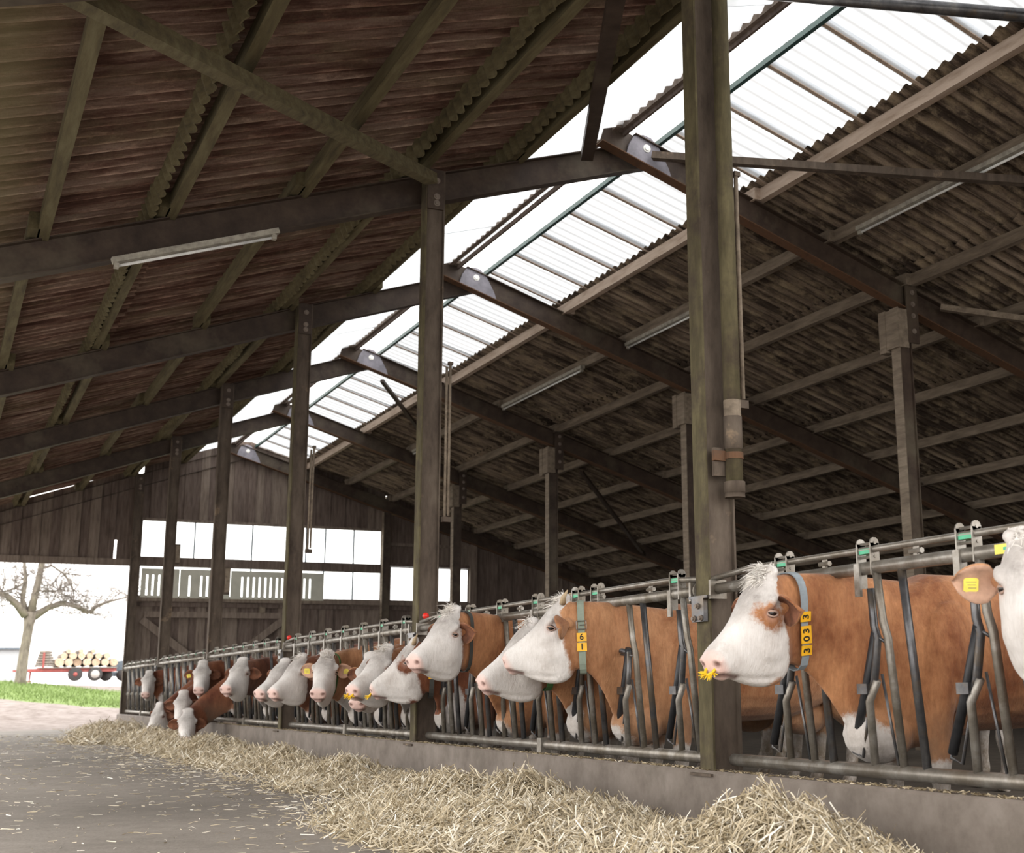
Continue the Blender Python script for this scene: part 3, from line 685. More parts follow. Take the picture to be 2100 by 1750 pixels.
# ------------------------------------------------------------------ cows
def head_frame(yaw, pitch, roll):
    h = np.array([-math.cos(yaw), math.sin(yaw), 0.]); up = np.array([0, 0, 1.])
    U = math.cos(pitch) * h - math.sin(pitch) * up; V = math.sin(pitch) * h + math.cos(pitch) * up
    L = np.cross(up, h); c, s = math.cos(roll), math.sin(roll)
    return U, c * V + s * L, -s * V + c * L
def ring(T, B, L, w, n=22, p=.8, k=.3):
    out = []
    for i in range(n):
        a = 2 * math.pi * i / n; t = (1 - math.cos(a)) / 2; s = math.sin(a)
        out.append(T + (B - T) * t + L * (w * math.copysign(abs(s) ** p, s) * (1 - k * t)))
    return out
def loft(mb, rings):
    n = len(rings[0]); vs = [q for R in rings for q in R]; fs = []
    for i in range(len(rings) - 1):
        for j in range(n): fs.append((i * n + j, i * n + (j + 1) % n, (i + 1) * n + (j + 1) % n, (i + 1) * n + j))
    c0 = sum(rings[0]) / n; c1 = sum(rings[-1]) / n; o = len(vs); vs += [c0, c1]
    fs += [(o, (j + 1) % n, j) for j in range(n)]; m = (len(rings) - 1) * n
    fs += [(o + 1, m + j, m + (j + 1) % n) for j in range(n)]
    mb.add(vs, fs)
# head sections: top (u,v), bottom (u,v), half width, p, k   (u along the face, v towards the forehead side)
HEAD = [((-.025, -.075), (.24, -.37), .060, .9, .1), ((-.02, -.02), (.275, -.395), .088, .8, .25), ((.03, .010), (.315, -.405), .106, .7, .30), ((.09, .018), (.36, -.40), .116, .65, .34),
        ((.15, .014), (.405, -.375), .118, .62, .40), ((.21, .006), (.445, -.335), .108, .65, .42), ((.28, .0), (.478, -.285), .090, .7, .36),
        ((.35, .002), (.503, -.235), .076, .78, .28), ((.42, .010), (.522, -.19), .070, .82, .18), ((.475, .018), (.545, -.15), .073, .8, .10), ((.515, .018), (.570, -.118), .074, .78, .12), ((.545, .003), (.583, -.100), .064, .8, .15), ((.562, -.020), (.586, -.085), .042, .9, .1)]
HEAD = [(a, b, w * 1.17, p, k) for a, b, w, p, k in HEAD]
BODY = [(.86, .98, .56, .07, .3), (.80, 1.06, .46, .13, .3), (.64, 1.25, .45, .22, .3), (.44, 1.345, .47, .275, .25), (.2, 1.345, .53, .31, .1), (-.1, 1.315, .53, .345, 0), (-.4, 1.315, .54, .355, -.02), (-.65, 1.335, .60, .33, .05), (-.85, 1.345, .70, .29, .2), (-1.02, 1.30, .82, .22, .2), (-1.12, 1.20, .92, .13, .2)]
def herm(a, ta, b, tb, s):
    return a * (2 * s ** 3 - 3 * s * s + 1) + ta * (s ** 3 - 2 * s * s + s) + b * (-2 * s ** 3 + 3 * s * s) + tb * (s ** 3 - s * s)

def ear_mesh(mats):
    mb = MB(); ns, nt_ = 9, 7; A = []; Bk = []
    for i in range(ns):
        s = i / (ns - 1); w = .074 * math.sin(math.pi * min(1, (.10 + .90 * s) ** .95)) ** .62 + .003
        if s < .25: w = w * (.55 + 1.8 * s)
        for j in range(nt_):
            t = -1 + 2 * j / (nt_ - 1); x = .175 * s; y = w * t
            z = .040 * (abs(t) ** 1.6) * (1.2 - .8 * s) + .022 * math.sin(math.pi * s) * (.4 + .6 * s)
            A.append((x, y, z)); Bk.append((x, y * 1.06, z - .010 - .014 * (1 - t * t) * (1 - s * .6)))
    n = ns * nt_; fs = []; mi = []
    for i in range(ns - 1):
        for j in range(nt_ - 1):
            a = i * nt_ + j; fs.append((a, a + nt_, a + nt_ + 1, a + 1)); mi.append(1)
            b = n + a; fs.append((b, b + 1, b + nt_ + 1, b + nt_)); mi.append(0)
    edge = [j for j in range(nt_)] + [i * nt_ + nt_ - 1 for i in range(1, ns)] + [(ns - 1) * nt_ + j for j in range(nt_ - 2, -1, -1)] + [i * nt_ for i in range(ns - 2, 0, -1)]
    for a, b in zip(edge, edge[1:] + edge[:1]): fs.append((a, b, b + n, a + n)); mi.append(0)
    mb.v = A + Bk; mb.f = fs; mb.mi = mi
    me = mb.mesh('ear', mats, True)
    at = me.attributes.new('coat', 'FLOAT', 'POINT'); at.data.foreach_set('value', [.3] * len(me.vertices))
    return me
EARS = {}
EYE_ME = MB().ball((0, 0, 0), .0225, nu=14, nv=9).mesh('eye', M['eye'], True)
def lid_mesh():
    mb = MB(); n = 18; pts = []
    k = 6; vs = []; fs = []
    for i in range(n):
        a = 2 * math.pi * i / n; c = Vector((.029 * math.cos(a), .0120 * math.sin(a) - .001, -.010 * abs(math.cos(a)) ** 2 + .005)); rad = Vector((math.cos(a), math.sin(a), 0))
        for j in range(k):
            b = 2 * math.pi * j / k; vs.append(c + rad * (.0062 * math.cos(b)) + Vector((0, 0, 1)) * (.006 * math.sin(b)))
    for i in range(n):
        for j in range(k): fs.append((i * k + j, ((i + 1) % n) * k + j, ((i + 1) % n) * k + (j + 1) % k, i * k + (j + 1) % k))
    mb.add(vs, fs); return mb.mesh('eyelid', M['lid'], True)
LID_ME = lid_mesh()
TAG_ME = MB().prism([(-.028, -.024), (-.02, -.03), (.02, -.03), (.028, -.024), (.028, .02), (.01, .03), (-.01, .03), (-.028, .02)], 'z', -.0015, .0015).box((-.020, -.016, .0015), (.020, -.0135, .002), 1).box((-.018, -.004, .0015), (.014, -.0015, .002), 1).box((-.02, .008, .0015), (.010, .0105, .002), 1).mesh('ear_tag', [M['yellow_tag'], M['boltdull']])
def nose_ring_mesh():
    mb = MB(); mb.tube([(-.012, .028, .0), (-.002, .033, -.006), (.012, .028, -.014), (.022, .014, -.02), (.025, 0, -.022), (.022, -.014, -.02), (.012, -.028, -.014), (-.002, -.033, -.006), (-.012, -.028, 0)], .0075, 8)
    for i in range(15):
        a = -1.4 + 2.8 * i / 14; c = Vector((.022 * math.cos(a), .030 * math.sin(a), -.02)); d = Vector((math.cos(a) * .9, math.sin(a) * .6, random.uniform(-.7, .5))).normalized()
        mb.tube([c, c + d * .022, c + d * .038], [.005, .0035, .0012], 6)
    return mb.mesh('nose_ring', M['yellow'], True)
RING_ME = nose_ring_mesh()
FONT_CACHE = {}
def glyph(ch, size, mat):
    key = (ch, size, mat)
    if key in FONT_CACHE: return FONT_CACHE[key]
    cu = bpy.data.curves.new('digit', 'FONT'); cu.body = ch; cu.size = size; cu.align_x = 'CENTER'; cu.align_y = 'CENTER'; cu.extrude = .0008; cu.offset = .0008
    o = bpy.data.objects.new('digit_tmp', cu); COL.objects.link(o); bpy.context.view_layer.update()
    me = bpy.data.meshes.new_from_object(o.evaluated_get(bpy.context.evaluated_depsgraph_get())); me.name = 'digit'
    me.materials.clear(); me.materials.append(M[mat]); bpy.data.objects.remove(o); FONT_CACHE[key] = me; return me

def mat3(x, y, z, p):
    return Matrix(((x[0], y[0], z[0], p[0]), (x[1], y[1], z[1], p[1]), (x[2], y[2], z[2], p[2]), (0, 0, 0, 1)))

def cow(label, poll, yaw, pitch, roll, slot, brown='orange', vox=.013, back=.92, byaw=0., eyepatch=False, face='white', collar=None, tags=(), ringy=False, horn=False, forelock=0,
        eartag=(), ear_droop=.22, ear_back=.02, ear_in='ear_in_dark', white_z=.42, brisk=.10, neck_white=0., seed=1, chin_open=False, poll_brown=False, bodyx=0., drop=0.):
    rs = np.random.default_rng(seed)
    U, V, L = head_frame(math.radians(yaw), math.radians(pitch), math.radians(roll)); P = np.array(poll, float)
    H = lambda u, v, w=0.: P + U * u + V * v + L * w
    bh = np.array([-math.cos(byaw), math.sin(byaw), 0.]); bl = np.cross([0, 0, 1.], bh); Zv = np.array([0, 0, 1.])
    base = np.array([back + bodyx, slot, 0.])
    Bd = lambda x, z, y=0.: base + bh * x + Zv * z + bl * y
    mat = M['coat_' + brown]
    t = thing('cow', label, 'cow', tuple(base), 'cows feeding at the barrier')
    mb = MB()
    loft(mb, [ring(H(*a), H(*b), L, w, 24, p, k) for a, b, w, p, k in HEAD])
    for s in (-1, 1):
        R3 = Matrix(((U[0], V[0], L[0]), (U[1], V[1], L[1]), (U[2], V[2], L[2])))
        mb.ball(H(.150, -.060, s * .112), .050, .026, .030, 10, 7, R3)       # brow
        mb.ball(H(.285, -.205, s * .074), .095, .10, .040, 10, 7, R3)         # cheek muscle
        mb.ball(H(.535, -.030, s * .054), .030, .032, .033, 10, 7, R3)       # nostril wing
        mb.ball(H(.085, -.155, s * .100), .035, .04, .03, 8, 6, R3)          # ear root
    mb.ball(H(-.005, -.012, 0), .05, .036, .085, 10, 7, R3)
    mb.ball(H(.545, -.112 if not chin_open else -.125, 0), .036, .030, .052, 10, 7, R3)
    # neck
    T0 = Bd(.36, 1.30); B0 = Bd(.90, .45); T1 = H(.0, -.035); B1 = H(.265, -.385)
    nh = (U * .81 + V * .585); dist = float(np.linalg.norm(T1 - T0)); dB = float(np.linalg.norm(B1 - B0))
    NS = 12; NR = []; secs = []
    for i in range(NS + 1):
        s = i / NS
        T = herm(T0, bh * dist * .9, T1, nh * dist * .8, s); B = herm(B0, (bh * .22 + Zv * .55) * dB, B1, nh * dB * .9 + V * 0, s)
        Lx = bl * (1 - s) + L * s; Lx /= np.linalg.norm(Lx); w = .205 * (1 - s) ** 1.6 + .102 * (1 - (1 - s) ** 1.6)
        k = (.80 * (1 - s) ** .5 + .15) if s < .97 else .3
        secs.append((T, B, Lx, w, k)); NR.append(ring(T, B, Lx, w, 24, .85, k))
    loft(mb, NR)
    loft(mb, [ring(Bd(x, zt), Bd(x, zb), bl, w, 26, .8, k) for x, zt, zb, w, k in BODY])
    for s in (-1, 1):
        def leg(pts): mb.tube([tuple(Bd(x, z, s * y)) for x, z, y, r in pts], [r for *_, r in pts], 12)
        leg([(.50, .95, .17, .12), (.52, .74, .18, .10), (.53, .58, .175, .075), (.52, .42, .17, .062), (.53, .37, .17, .060), (.52, .25, .17, .040), (.52, .14, .17, .046), (.55, .07, .17, .052), (.57, .0, .17, .062)])
        leg([(-.82, 1.0, .16, .17), (-.74, .78, .19, .14), (-.80, .60, .19, .085), (-.93, .48, .19, .060), (-.91, .38, .19, .045), (-.88, .16, .19, .046), (-.84, .07, .19, .052), (-.82, .0, .19, .060)])
        mb.ball(Bd(.42, .92, s * .20), .2, .10, .28, 10, 8, Matrix(((bh[0], bl[0], 0), (bh[1], bl[1], 0), (0, 0, 1))))
    mb.ball(Bd(.76, .54), .20, .15, .15, 12, 8, Matrix(((bh[0], bl[0], 0), (bh[1], bl[1], 0), (0, 0, 1))))   # brisket
    mb.ball(Bd(-.62, .56), .22, .14, .14, 10, 8, Matrix(((bh[0], bl[0], 0), (bh[1], bl[1], 0), (0, 0, 1))))   # udder
    tmp = bpy.data.objects.new('tmp', mb.mesh('tmp', mat)); COL.objects.link(tmp)
    md = tmp.modifiers.new('r', 'REMESH'); md.mode = 'VOXEL'; md.voxel_size = vox
    bpy.context.view_layer.update()
    me = bpy.data.meshes.new_from_object(tmp.evaluated_get(bpy.context.evaluated_depsgraph_get())); old = tmp.data
    bpy.data.objects.remove(tmp); bpy.data.meshes.remove(old)
    n = len(me.vertices); co = np.empty(n * 3, np.float32); me.vertices.foreach_get('co', co); co = co.reshape(-1, 3).astype(float)
    ne = len(me.edges); ed = np.empty(ne * 2, np.int32); me.edges.foreach_get('vertices', ed); ed = ed.reshape(-1, 2)
    deg = np.bincount(ed.ravel(), minlength=n)[:, None].astype(float); deg[deg == 0] = 1
    for it in range(5 if vox < .02 else 2):
        sm = np.zeros_like(co)
        for c in range(3):
            sm[:, c] = np.bincount(ed[:, 0], co[ed[:, 1], c], n) + np.bincount(ed[:, 1], co[ed[:, 0], c], n)
        co += (.5 if it % 2 == 0 else -.42) * (sm / deg - co)
    # head coordinates, features
    d = co - P; u = d @ U; v = d @ V; w = d @ L
    near = (np.linalg.norm(co - H(.27, -.17), axis=1) < .47)
    aw = np.abs(w); pink = np.zeros(n); dark = np.zeros(n)
    dn = np.sqrt(((u - .557) * 1.0) ** 2 + ((v + .028) * 1.1) ** 2 + ((aw - .054) * .9) ** 2); m = near & (dn < .028)
    fz = np.clip(1 - dn / .026, 0, 1)
    co -= (U * .9 + V * .2)[None, :] * (.020 * fz * m)[:, None]; dark = np.maximum(dark, np.clip(fz * 1.6, 0, 1) * m)
    ml = [(.590, -.072), (.572, -.088), (.548, -.125), (.520, -.168)]
    dm = np.full(n, 9.)
    for (a, b) in zip(ml[:-1], ml[1:]):
        ab = np.array(b) - np.array(a); q = np.clip(((u - a[0]) * ab[0] + (v - a[1]) * ab[1]) / (ab @ ab), 0, 1)
        dm = np.minimum(dm, np.hypot(u - a[0] - q * ab[0], v - a[1] - q * ab[1]))
    fm = np.clip(1 - dm / .016, 0, 1) * near * (u > .5); co += (V * .0 - U * .45 - L[None, :] * np.sign(w)[:, None] * .6) * (.012 * fm)[:, None]; dark = np.maximum(dark, np.clip(fm * 1.2, 0, 1) * .9)
    cl = [(.520, -.168), (.478, -.225), (.43, -.285), (.385, -.335)]; dm = np.full(n, 9.)
    for (a, b) in zip(cl[:-1], cl[1:]):
        ab = np.array(b) - np.array(a); q = np.clip(((u - a[0]) * ab[0] + (v - a[1]) * ab[1]) / (ab @ ab), 0, 1)
        dm = np.minimum(dm, np.hypot(u - a[0] - q * ab[0], v - a[1] - q * ab[1]))
    fc = np.clip(1 - dm / .022, 0, 1) * near; co -= L[None, :] * np.sign(w)[:, None] * (.008 * fc)[:, None]
    de = np.sqrt((u - .19) ** 2 + (v + .095) ** 2) ; fe = np.clip(1 - de / .036, 0, 1) * near * (aw > .05)
    co -= L[None, :] * np.sign(w)[:, None] * (.012 * fe)[:, None]
    pink = np.maximum(pink, np.clip((u - .515 + .25 * (v + .05)) / .04, 0, 1) * near * .85)
    pink = np.maximum(pink, np.clip(1 - de / .05, 0, 1) * near * .45)
    # body coordinates, coat
    e = co - base; X = e @ bh; Z = e[:, 2]; Y = e @ bl
    coat = np.full(n, .3)
    ub = -.70 * v + .03 if face == 'white' else -.70 * v - .10
    ch = np.where(v > -.05, -.06 - u, ub - u) if not poll_brown else ub + .08 - u
    coat = np.where(near, np.clip(ch, -.3, .3), coat)
    if eyepatch:
        for s in (-1, 1):
            dp = .066 - np.sqrt((u - .205) ** 2 + ((v + .105) * .80) ** 2); coat = np.where(near & (np.sign(w) == s) & (aw > .045), np.maximum(coat, dp), coat)
        coat = np.where(near, np.maximum(coat, .045 - np.sqrt((u - .40) ** 2 + (v + .385) ** 2)), coat)
    body = ~near
    wz = Z - white_z; coat = np.where(body & (X < .68), np.minimum(coat, wz), coat)
    bris = np.linalg.norm(co - Bd(.90, .44), axis=1) - (brisk + .06 * neck_white); coat = np.minimum(coat, np.where(body, bris, .3))
    if neck_white > 0:   # white throat and dewlap
        mid = secs[NS // 2]; pr = np.full(n, 9.)
        for (T, B, Lx, ww, k) in secs[1:-2]:
            pr = np.minimum(pr, np.linalg.norm(co - B, axis=1))
        coat = np.where(body, np.minimum(coat, pr - .34 * neck_white), coat)
    for _ in range(3):
        cx, cz = rs.uniform(-1, .3), rs.uniform(.9, 1.3)
        if rs.random() < .35: coat = np.where(body, np.minimum(coat, np.hypot(X - cx, (Z - cz)) - rs.uniform(.08, .2)), coat)
    co -= base
    me.vertices.foreach_set('co', co.astype(np.float32).ravel())
    for nm, arr in (('coat', coat), ('pink', np.clip(pink, 0, 1)), ('dark', np.clip(dark, 0, 1)), ('soil', np.clip((.72 - Z) / .45, 0, 1) * body), ('brow', np.clip(1 - np.hypot((u - .16) / .20, (v - .01) / .13), 0, 1) * near)):
        at = me.attributes.new(nm, 'FLOAT', 'POINT'); at.data.foreach_set('value', arr.astype(np.float32))
    me.polygons.foreach_set('use_smooth', [True] * len(me.polygons)); me.materials.clear(); me.materials.append(mat); me.update(); me.name = 'body'
    b = bpy.data.objects.new('body', me); COL.objects.link(b); b.parent = t; WL[b.name] = Vector(base)
    # eyes
    for s in (-1, 1):
        ax = L * s * .93 + U * .30 + V * .05; ax /= np.linalg.norm(ax); ex = U * .62 + V * .78; ex = ex - ax * (ex @ ax); ex /= np.linalg.norm(ex); ey = np.cross(ax, ex)
        pe = H(.19, -.097, s * .127)
        # settle the eye on the skin
        j = np.argmin(np.linalg.norm(co + base - pe, axis=1)); sk = co[j] + base; off = float((sk - pe) @ ax)
        pe = pe + ax * (off - .004)
        eo = inst('eye', EYE_ME, mat3(ex, ey, ax, pe), t)
        lo = inst('eyelid', LID_ME, mat3(ex, ey, ax, pe + ax * .011), eo); lo.matrix_basis = mat3(ex, ey, ax, pe).inverted() @ mat3(ex, ey, ax, pe + ax * .011)
    # ears
    ek = (brown, ear_in)
    if ek not in EARS: EARS[ek] = ear_mesh([M['coat_' + brown], M[ear_in]])
    for s in (-1, 1):
        nb = -(U * .81 + V * .585)
        ax = L * s + nb * ear_back + Zv * (-ear_droop); ax /= np.linalg.norm(ax)
        zz = -nb * 1.0 + L * s * .25 - Zv * .15; zz = zz - ax * (zz @ ax); zz /= np.linalg.norm(zz); yy = np.cross(zz, ax)
        pe = H(.085, -.155, s * .098)
        eo = inst('ear', EARS[ek], mat3(ax, yy, zz, pe), t)
        if s in eartag:
            tp = pe + ax * .105 - yy * (.012 * s) + zz * .030; M4 = mat3(ax, yy, zz, tp)
            to = inst('ear_tag', TAG_ME, M4, eo); to.matrix_basis = Matrix.Translation((.105, -.012 * s, .024))
    if horn:
        for s in (-1, 1):
            hb = MB(); p0 = H(.02, -.03, s * .07); hb.tube([p0, p0 + L * s * .03 - U * .03 + V * .02, p0 + L * s * .035 - U * .085 + V * .035], [.022, .018, .004], 10)
            obj('horn', hb, M['horn'], t, True)
    if ringy:
        p = H(.572, -.040); ro = inst('nose_ring', RING_ME, mat3(U * .85 + V * .5, L, np.cross(U * .85 + V * .5, L), p), t, 'yellow spiked anti-suckling ring')
    if forelock:
        fb = MB()
        for i in range(forelock):
            a0 = rs.normal(0, .035); u0 = rs.uniform(-.03, .09); p0 = H(u0, .004 + .012 * (1 - abs(a0) / .1), a0)
            ln = rs.uniform(.03, .075); dr = U * rs.normal(.1, .6) + V * rs.uniform(.45, 1.0) + L * rs.normal(0, .5); dr /= np.linalg.norm(dr); cu = U * rs.uniform(.1, .9) + L * rs.normal(0, .5) - Zv * .25
            sd = np.cross(dr, rs.normal(0, 1, 3)); sd /= np.linalg.norm(sd); pts = [p0 + dr * ln * q + cu * ln * q * q * .8 for q in (0, .4, .75, 1)]; ws = (.0022, .0022, .0016, .0003)
            vs = [x for pp, ww in zip(pts, ws) for x in (pp - sd * ww, pp + sd * ww)]
            fb.add(vs, [(2 * q, 2 * q + 1, 2 * q + 3, 2 * q + 2) for q in range(3)])
        obj('forelock', fb, M['hair_white'], t, kind='stuff')
    if collar:
        mname, s0, wd = collar
        def at(s):
            i = min(NS - 1, int(s * NS)); f = s * NS - i; A, Bq = secs[i], secs[i + 1]; return tuple(A[q] * (1 - f) + Bq[q] * f for q in range(5))
        T, B, Lx, ww, k = at(s0); nrm = np.cross(Lx, B - T); nrm /= np.linalg.norm(nrm)
        if nrm @ bh < 0: nrm = -nrm
        # wrap the strap on the real skin
        cut = co + base; dd = (cut - T) @ nrm; sel = np.abs(dd) < .03
        cc = T * .5 + B * .5; ax1 = (T - B) / np.linalg.norm(T - B); pr = cut[sel] - cc; aa = np.arctan2(pr @ Lx, pr @ ax1); rr = np.hypot(pr @ Lx, pr @ ax1)
        ok = rr < .42; aa, rr = aa[ok], rr[ok]; nseg = 48; R = []
        for i in range(nseg):
            th = -math.pi + 2 * math.pi * i / nseg; q = np.abs((aa - th + math.pi) % (2 * math.pi) - math.pi) < .16; R.append(rr[q].max() if q.any() else np.nan)
        R = np.array(R); bad = np.isnan(R)
        if bad.any(): R[bad] = np.nanmean(R)
        R = (np.roll(R, 1) + 2 * R + np.roll(R, -1)) / 4 + .004
        def sp(i, o, h): th = -math.pi + 2 * math.pi * i / nseg; return cc + (ax1 * math.cos(th) + Lx * math.sin(th)) * (R[i % nseg] + o) + nrm * h
        cm = MB(); vs = []
        for i in range(nseg):
            for (o, h) in ((0, -wd), (.006, -wd), (.006, wd), (0, wd)): vs.append(sp(i, o, h))
        fs = [(4 * i + a, 4 * ((i + 1) % nseg) + a, 4 * ((i + 1) % nseg) + (a + 1) % 4, 4 * i + (a + 1) % 4) for i in range(nseg) for a in range(4)]
        cm.add(vs, fs); co_ = obj('collar', cm, M[mname], t)
        side = 1   # tags hang on the left side of the neck
        for (ang, kind, txt, *ro_) in tags:
            i = int(round((math.radians(ang) * side + math.pi) / (2 * math.pi) * nseg)); p = sp(i, .009, 0); p2 = sp(i + 1, .009, 0); dn_ = (p2 - p) / np.linalg.norm(p2 - p); on = np.cross(nrm, dn_); on = on if on @ (p - cc) > 0 else -on
            if kind == 'buckle':
                bm_ = MB(); hw, hh = .032, .026
                for q0, q1 in (((-hw, -hh), (hw, -hh)), ((hw, -hh), (hw, hh)), ((hw, hh), (-hw, hh)), ((-hw, hh), (-hw, -hh)), ((-hw, 0), (hw * .3, 0))):
                    bm_.tube([p + nrm * q0[0] + dn_ * q0[1] + on * .006, p + nrm * q1[0] + dn_ * q1[1] + on * .006], .0035, 6)
                bo = obj('buckle', bm_, M['buckle'], co_, label='steel roller buckle'); continue
            tb = MB(); hw, hh = wd + .010, (.027 if not ro_ else .024)
            vs = [p + nrm * (a * hw) + dn_ * (b_ * hh) + on * o for o in (0, .006) for a, b_ in ((-1, -1), (1, -1), (1, 1), (-1, 1))]
            tb.add(vs, [(0, 3, 2, 1), (4, 5, 6, 7), (0, 1, 5, 4), (1, 2, 6, 5), (2, 3, 7, 6), (3, 0, 4, 7)])
            # the digit is printed on the tag: joined as a second material
            g = glyph(txt, .056, 'black'); yv = -dn_; xv = np.cross(yv, on)
            if ro_: yv, xv = -xv, yv
            gv = np.empty(len(g.vertices) * 3); g.vertices.foreach_get('co', gv); gv = gv.reshape(-1, 3)
            W3 = [p + on * (.0068 + q[2]) + xv * q[0] + yv * q[1] for q in gv]
            tb.add(W3, [tuple(pp.vertices) for pp in g.polygons], 1)
            obj('number_tag', tb, [M[kind], M['black']], co_, label='%s collar tag with the digit %s' % ({'amber': 'amber yellow', 'orange': 'orange', 'yellow_tag': 'yellow'}[kind], txt))
    # tail
    tl = MB(); tl.tube([Bd(-1.08, 1.24), Bd(-1.17, 1.12), Bd(-1.19, .8), Bd(-1.18, .55)], [.03, .022, .014, .012], 8); tl.ball(Bd(-1.18, .48), .03, .03, .10); obj('tail', tl, M['hair_white'], t, True)
    return t
cow('cropped cow head at the right edge with tagged brown ear', (-.45, -2.82, 1.33), -57, 50, 0, -2.57, 'tan', .012, eartag=(-1, 1), seed=3, forelock=80, ear_droop=-.02, ear_in='ear_in')
cow('nearest whole cow, brown eye patch, yellow spiked nose ring, grey collar', (-.48, -1.16, 1.33), -2, 50, 3, -1.2, 'orange', .0115, eyepatch=True, collar=('strap_grey', .86, .022), tags=((86, 'amber', '3', 1), (120, 'amber', '3', 1), (135, 'amber', '0', 1), (148, 'amber', '3', 1)), ringy=True, forelock=260, white_z=.40, brisk=.19, seed=5, ear_back=-.32, ear_droop=.12)
cow('white-faced cow with buckled collar and yellow tags 6 and 1', (-.40, 1.25, 1.36), 30, 44, -2, 1.25, 'tan', .0115, collar=('strap_green', .88, .022), tags=((62, 'buckle', ''), (98, 'amber', '6'), (128, 'amber', '1')), horn=True, forelock=120, seed=8, white_z=.40, ear_back=-.25, ear_droop=.22)
cow('lower white-faced cow directly behind the cow with tags 6 and 1', (-.37, 1.83, 1.24), 2, 46, 2, 1.92, 'tan', .013, collar=('strap_moss', .90, .024), forelock=60, seed=9, neck_white=.3)
cow('white-faced cow with two round brown ears and curly poll', (-.54, 2.90, 1.39), -20, 44, 2, 3.2, 'orange', .013, collar=('strap_dark', .9, .016), forelock=160, seed=12, ear_droop=.03, ear_back=-.22)
cow('cow with round red-brown eye patch, small horn and orange collar tag', (-.29, 4.5, 1.21), 17, 48, -2, 4.61, 'red', .013, eyepatch=True, collar=('strap_dark', .80, .02), tags=((98, 'orange', '1'), (128, 'amber', '9')), ringy=True, horn=True, seed=14, neck_white=.75)
cow('white-faced cow with yellow ring, just behind the horned eye-patch cow', (-.38, 4.96, 1.17), -23, 42, 5, 5.52, 'orange', .014, ringy=True, forelock=140, seed=15, neck_white=.6)
cow('mostly hidden cow between the ringed cow and the frontal cow', (-.28, 5.73, 1.12), -49, 54, 0, 6.35, 'orange', .015, seed=17, neck_white=.4)
cow('cow facing the camera with wide pale ears, both tagged', (-.42, 6.77, 1.17), -62, 46, 2, 7.25, 'tan', .014, eartag=(-1, 1), collar=('strap_moss', .9, .02), forelock=120, seed=18, neck_white=.7, ear_droop=.05, ear_in='ear_in')
cow('white-faced cow left of the wide-eared cow, nose pointing left', (-.41, 7.85, 1.17), -23, 45, 2, 8.3, 'red', .015, eartag=(-1,), forelock=80, seed=21, neck_white=.2)
cow('lower pale cow behind, with a dark red ear to its left', (-.37, 8.74, 1.14), -33, 41, 5, 9.0, 'red', .016, eartag=(-1,), seed=23)
cow('white-headed cow with open pink mouth below the third column', (-.47, 10.57, 1.20), -49, 41, -2, 11.2, 'red', .018, seed=24, chin_open=True, neck_white=.3)
cow('front-facing white-headed cow in the far group, highest there', (-.41, 13.57, 1.23), -73, 47, 0, 13.94, 'red', .018, seed=27, eartag=(-1,))
cow('farthest cow, white head beside the gateway end of the barrier', (-.29, 19.62, 1.18), -74, 49, 0, 19.55, 'red', .022, seed=28)
cow('far cow bending down behind the lowest feeding cow', (-.59, 14.01, .79), -76, 50, 0, 14.5, 'red', .02, seed=29)
cow('far cow with its muzzle in the straw, farther left of two', (-.62, 16.07, .60), -35, 62, 0, 16.3, 'red', .02, seed=30)
cow('far cow with its muzzle in the straw, nearer right of two', (-.69, 12.97, .53), -78, 46, 0, 13.25, 'red', .02, seed=31)
# cows standing loose in the pen behind
cow('pale cow standing deep in the pen behind the eye-patch cow', (1.7, 1.2, 1.25), 150, 30, 0, .6, 'tan', .022, back=3.4, byaw=0.3, seed=40, white_z=.85)['group'] = 'cows loose in the pen'
cow('brown cow standing deep in the pen behind the tag 6 and 1 cow', (2.6, 5.0, 1.2), 20, 35, 0, 4.3, 'red', .022, back=4.0, byaw=0.1, seed=41, white_z=.8)['group'] = 'cows loose in the pen'
